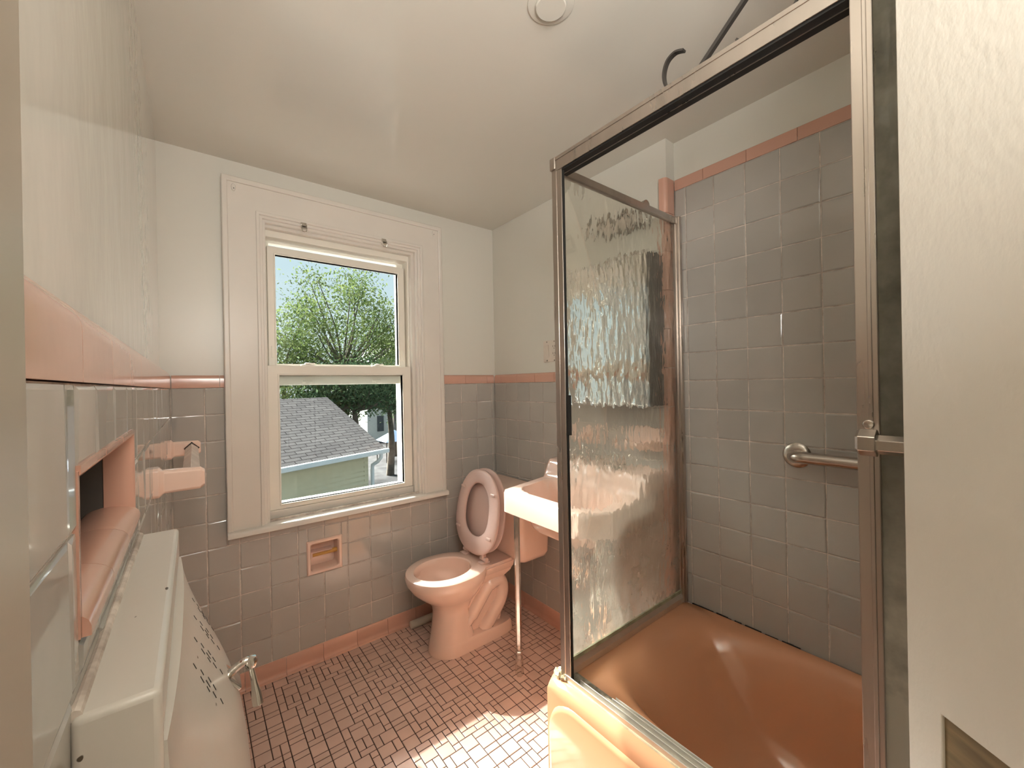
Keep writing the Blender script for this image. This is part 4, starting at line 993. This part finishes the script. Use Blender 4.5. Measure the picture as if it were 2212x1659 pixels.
bm = NB(); gbox(bm, -0.05, Lg, -0.12, 0.0, -0.13 - 0.0 + 0.02 - 0.02, 0.0)
for v in bm.verts: pass
link('gutter', bm, M['gutter'], gar, smooth=False, bevel=0.02)
bm = NB(); gbox(bm, 0.0, Lg, 0.0, 0.30, -0.10, -0.06); link('soffit', bm, M['gutter'], gar, smooth=False)
bm = NB(); P0 = [gp(0.22, -0.06, -0.12), gp(0.22, -0.05, -0.24), gp(0.26, 0.05, -0.36), gp(0.32, 0.21, -0.46), gp(0.32, 0.22, -0.62), gp(0.32, 0.22, GR)]
P0 = [Vector(p) for p in P0]; tube(bm, [p for p in P0], 0.055, 10); link('downspout', bm, M['gutter'], gar)

# neighbour house
hb = empty('neighbour_house', (14.2, 34.5, GZ), label='white sided house behind the trees at the right of the window view', cat='house')
bm = NB(); z = GZ; hx0, hx1, hy = 10.35, 18.0, 31.0
while z < 2.4:
    rings(bm, [[(hx0, hy - 0.02, z), (hx1, hy - 0.02, z), (hx1, hy + 7, z), (hx0, hy + 7, z)], [(hx0, hy, z + 0.24), (hx1, hy, z + 0.24), (hx1, hy + 7, z + 0.24), (hx0, hy + 7, z + 0.24)]]); z += 0.24
rings(bm, [[(hx0, hy, 2.4), (hx1, hy, 2.4), ((hx0 + hx1) / 2, hy, 5.6)], [(hx0, hy + 7, 2.4), (hx1, hy + 7, 2.4), ((hx0 + hx1) / 2, hy + 7, 5.6)]])
link('siding_wall', bm, M['white_siding'], hb, smooth=False)
bm = NB()
for s in (-1, 1):
    mx = (hx0 + hx1) / 2; ex = mx + s * (hx1 - hx0 + 0.8) / 2
    rings(bm, [[(mx, hy - 0.4, 5.75), (ex, hy - 0.4, 2.2), (ex, hy - 0.4, 2.0), (mx, hy - 0.4, 5.55)], [(mx, hy + 7.4, 5.75), (ex, hy + 7.4, 2.2), (ex, hy + 7.4, 2.0), (mx, hy + 7.4, 5.55)]])
link('roof', bm, M['dark_roof'], hb, smooth=False)
bm = NB(); box(bm, 11.1, 11.6, hy - 0.06, hy, -2.2, -1.0); link('window', bm, M['dark_roof'], hb, smooth=False)
# blue canopy
cx_, cy2, hw_ = 9.15, 22.8, 0.8
cv = empty('canopy', (cx_, cy2, GZ), label='small blue pop-up canopy in the yard behind the garage corner', cat='canopy')
bm = NB(); rings(bm, [[(cx_ - hw_, cy2 - hw_, -1.86), (cx_ + hw_, cy2 - hw_, -1.86), (cx_ + hw_, cy2 + hw_, -1.86), (cx_ - hw_, cy2 + hw_, -1.86)], [(cx_ - .05, cy2 - .05, -1.30), (cx_ + .05, cy2 - .05, -1.30), (cx_ + .05, cy2 + .05, -1.30), (cx_ - .05, cy2 + .05, -1.30)]]); link('canopy_top', bm, M['blue_cloth'], cv, smooth=False)
for x in (cx_ - hw_ + .05, cx_ + hw_ - .05):
    for y in (cy2 - hw_ + .05, cy2 + hw_ - .05):
        bm = NB(); tube(bm, [(x, y, GZ), (x, y, -1.86)], 0.03, 8); link('pole', bm, M['iron'], cv)

def tree(loc, crown, leaf, n, size, label, trunk_r=0.16, clumps=40, seed=1, spread=0.7, shell=0.55):
    rnd = random.Random(seed); x, y = loc
    (cz, rx, ry, rz) = crown
    t = empty('tree', (x, y, GZ), label=label, cat='tree', group='trees beyond the garage')
    cl = []
    while len(cl) < clumps:
        p = Vector((rnd.uniform(-1, 1), rnd.uniform(-1, 1), rnd.uniform(-1, 1)))
        if shell < p.length < 1 or (p.length < 1 and rnd.random() < 0.25): cl.append(Vector((x + p.x * rx, y + p.y * ry, cz + p.z * rz)))
    V = []; Fc = []
    for k in range(n):
        c = rnd.choice(cl); p = c + Vector((rnd.gauss(0, 1), rnd.gauss(0, 1), rnd.gauss(0, 0.75))) * spread
        e = Euler((rnd.uniform(-1.2, 1.2), rnd.uniform(-1.2, 1.2), rnd.uniform(0, 6.3))).to_matrix(); s = size * rnd.uniform(0.6, 1.3); i = len(V)
        for q in ((-1, 0, 0), (0, -0.42, 0.1), (1, 0, 0), (0, 0.42, 0.1)): V.append(tuple(p + e @ (Vector(q) * s)))
        Fc.append((i, i + 1, i + 2, i + 3))
    raw('foliage', V, Fc, M[leaf], t, kind='stuff')
    bm = NB(); base = Vector((x, y, GZ)); fork = Vector((x, y, cz - rz * 0.75)); tube(bm, smooth_path([base, (base + fork) / 2 + Vector((0.1, 0, 0)), fork]), [trunk_r * (1.2 - 0.05 * i) for i in range(13)], 10)
    for k in range(0, len(cl), 2):
        c = cl[k]; mid = (fork + c) / 2 + Vector((rnd.uniform(-.3, .3), rnd.uniform(-.3, .3), -0.25)); tube(bm, smooth_path([fork, mid, c], 4), [trunk_r * 0.42 * (1 - i / 9.5) for i in range(9)], 6)
    link('trunk', bm, M['bark'], t)
def at(px, py, Y):
    cy_, sy_ = math.cos(YAW), math.sin(YAW); fw = Vector((sy_, cy_, 0)); rt = Vector((cy_, -sy_, 0)); up = Vector((0, 0, 1)); cr, sr = math.cos(ROLL), math.sin(ROLL)
    r3 = rt * cr + up * sr; u3 = up * cr - rt * sr; d = fw + r3 * ((px - 1106) / F_PX) - u3 * ((py - 829.5) / F_PX); k = Y / d.y
    return d.x * k, Y, EYE + d.z * k
x, y, z = at(738, 700, 20); tree((x, y), (z - 0.1, 3.0, 2.6, 2.6), 'leaf_light', 12500, 0.080, 'tall light green tree in the middle of the window view', clumps=60, seed=4, spread=0.50)
x, y, z = at(610, 735, 21); tree((x, y), (z - 0.2, 1.7, 1.7, 2.4), 'leaf_light', 4600, 0.080, 'light green tree at the left edge of the window view', clumps=30, seed=8, spread=0.48)
x, y, z = at(848, 770, 24); tree((x, y), (z - 0.2, 1.8, 1.8, 2.6), 'leaf_light', 4200, 0.090, 'light green tree at the right edge of the window view', clumps=30, seed=12, spread=0.5)
x, y, z = at(650, 850, 19); tree((x, y), (z - 0.6, 2.4, 1.5, 1.7), 'leaf_light', 6000, 0.085, 'low bright green tree behind the garage ridge', clumps=44, seed=21, spread=0.45, shell=0.1)
x, y, z = at(765, 865, 18); tree((x, y), (z + 0.45, 1.9, 1.5, 1.0), 'leaf_dark', 6500, 0.085, 'dark green tree beside the right slope of the garage roof', clumps=46, seed=33, spread=0.42, shell=0.1)
x, y, z = at(840, 870, 19); tree((x, y), (z + 0.50, 1.7, 1.5, 0.85), 'leaf_dark', 4600, 0.085, 'dark green tree in front of the white house', clumps=40, seed=41, spread=0.42, shell=0.1)

# ------------------------------------------------------------------ light
SUN_E, SKY_E, FILL_E, EXPO = 4.2, 0.46, 12.0, 1.19
sl_ = bpy.data.lights.new('sun', 'SUN'); sl_.energy = SUN_E; sl_.angle = math.radians(0.6); sl_.color = (1.0, 0.97, 0.90)
so_ = bpy.data.objects.new('sun', sl_); C.objects.link(so_); so_.location = (-5, 16, 16)
so_.rotation_euler = Vector((0.315, -1.0, -0.985)).to_track_quat('-Z', 'Y').to_euler()
w = bpy.data.worlds.new('sky'); bpy.context.scene.world = w; w.use_nodes = True; nt = w.node_tree; bg = nt.nodes['Background']
tc = nt.nodes.new('ShaderNodeTexCoord'); sp = nt.nodes.new('ShaderNodeSeparateXYZ'); nt.links.new(tc.outputs['Generated'], sp.inputs[0])
cr_ = nt.nodes.new('ShaderNodeValToRGB'); e = cr_.color_ramp.elements; e[0].position = 0.0; e[0].color = (0.80, 0.90, 0.92, 1); e[1].position = 0.7; e[1].color = (0.36, 0.64, 0.84, 1)
nt.links.new(sp.outputs['Z'], cr_.inputs['Fac']); # broad bright haze around the sun, added to brighten the room
vd = nt.nodes.new('ShaderNodeVectorMath'); vd.operation = 'DOT_PRODUCT'; vd.inputs[1].default_value = tuple(Vector((-0.315, 1.0, 0.985)).normalized())
nt.links.new(tc.outputs['Generated'], vd.inputs[0])
hz_ = nt.nodes.new('ShaderNodeMapRange'); hz_.interpolation_type = 'SMOOTHSTEP'; hz_.inputs[1].default_value = 0.88; hz_.inputs[2].default_value = 1.0; hz_.inputs[3].default_value = 0.0; hz_.inputs[4].default_value = 150.0
nt.links.new(vd.outputs['Value'], hz_.inputs[0])
hc = nt.nodes.new('ShaderNodeVectorMath'); hc.operation = 'SCALE'; hc.inputs[0].default_value = (1.0, 0.97, 0.92); nt.links.new(hz_.outputs[0], hc.inputs['Scale'])
sa = nt.nodes.new('ShaderNodeVectorMath'); sa.operation = 'ADD'; nt.links.new(cr_.outputs['Color'], sa.inputs[0]); nt.links.new(hc.outputs[0], sa.inputs[1])
nt.links.new(sa.outputs[0], bg.inputs['Color']); bg.inputs['Strength'].default_value = SKY_E
# unseen fill light added behind the camera, aimed up at the ceiling
def area(name, loc, target, size, energy, col):
    l = bpy.data.lights.new(name, 'AREA'); l.shape = 'DISK'; l.size = size; l.energy = energy; l.color = col
    o = bpy.data.objects.new(name, l); C.objects.link(o); o.location = loc
    o.rotation_euler = (Vector(target) - Vector(loc)).to_track_quat('-Z', 'Y').to_euler(); return o
area('fill_uplight', (0.06, -0.36, 1.74), (0.30, 0.15, 2.4), 0.6, FILL_E, (1.0, 0.97, 0.92))

# ------------------------------------------------------------------ camera
cy_, sy_ = math.cos(YAW), math.sin(YAW); fw = Vector((sy_, cy_, 0)); rt = Vector((cy_, -sy_, 0)); up = Vector((0, 0, 1))
cp_, sp_ = math.cos(PITCH), math.sin(PITCH); fw2 = fw * cp_ + up * sp_; up2 = up * cp_ - fw * sp_; cr, sr = math.cos(ROLL), math.sin(ROLL); r3 = rt * cr + up2 * sr; u3 = up2 * cr - rt * sr
cd = bpy.data.cameras.new('camera'); cd.sensor_width = 36; cd.sensor_fit = 'HORIZONTAL'; cd.lens = F_PX / 2212 * 36; cd.clip_start = 0.01; cd.clip_end = 300
co = bpy.data.objects.new('camera', cd); C.objects.link(co)
co.matrix_world = Matrix(((r3.x, u3.x, -fw2.x, 0), (r3.y, u3.y, -fw2.y, 0), (r3.z, u3.z, -fw2.z, EYE), (0, 0, 0, 1)))
sc_ = bpy.context.scene; sc_.camera = co
vs = sc_.view_settings; vs.view_transform = 'Standard'; vs.look = 'None'; vs.gamma = 1; vs.exposure = EXPO; vs.use_curve_mapping = False
sc_.cycles.adaptive_threshold = 0.02; sc_.cycles.max_bounces = 10; sc_.cycles.transparent_max_bounces = 12; sc_.cycles.diffuse_bounces = 5; sc_.cycles.glossy_bounces = 4; sc_.cycles.transmission_bounces = 8; sc_.cycles.sample_clamp_indirect = 6.0
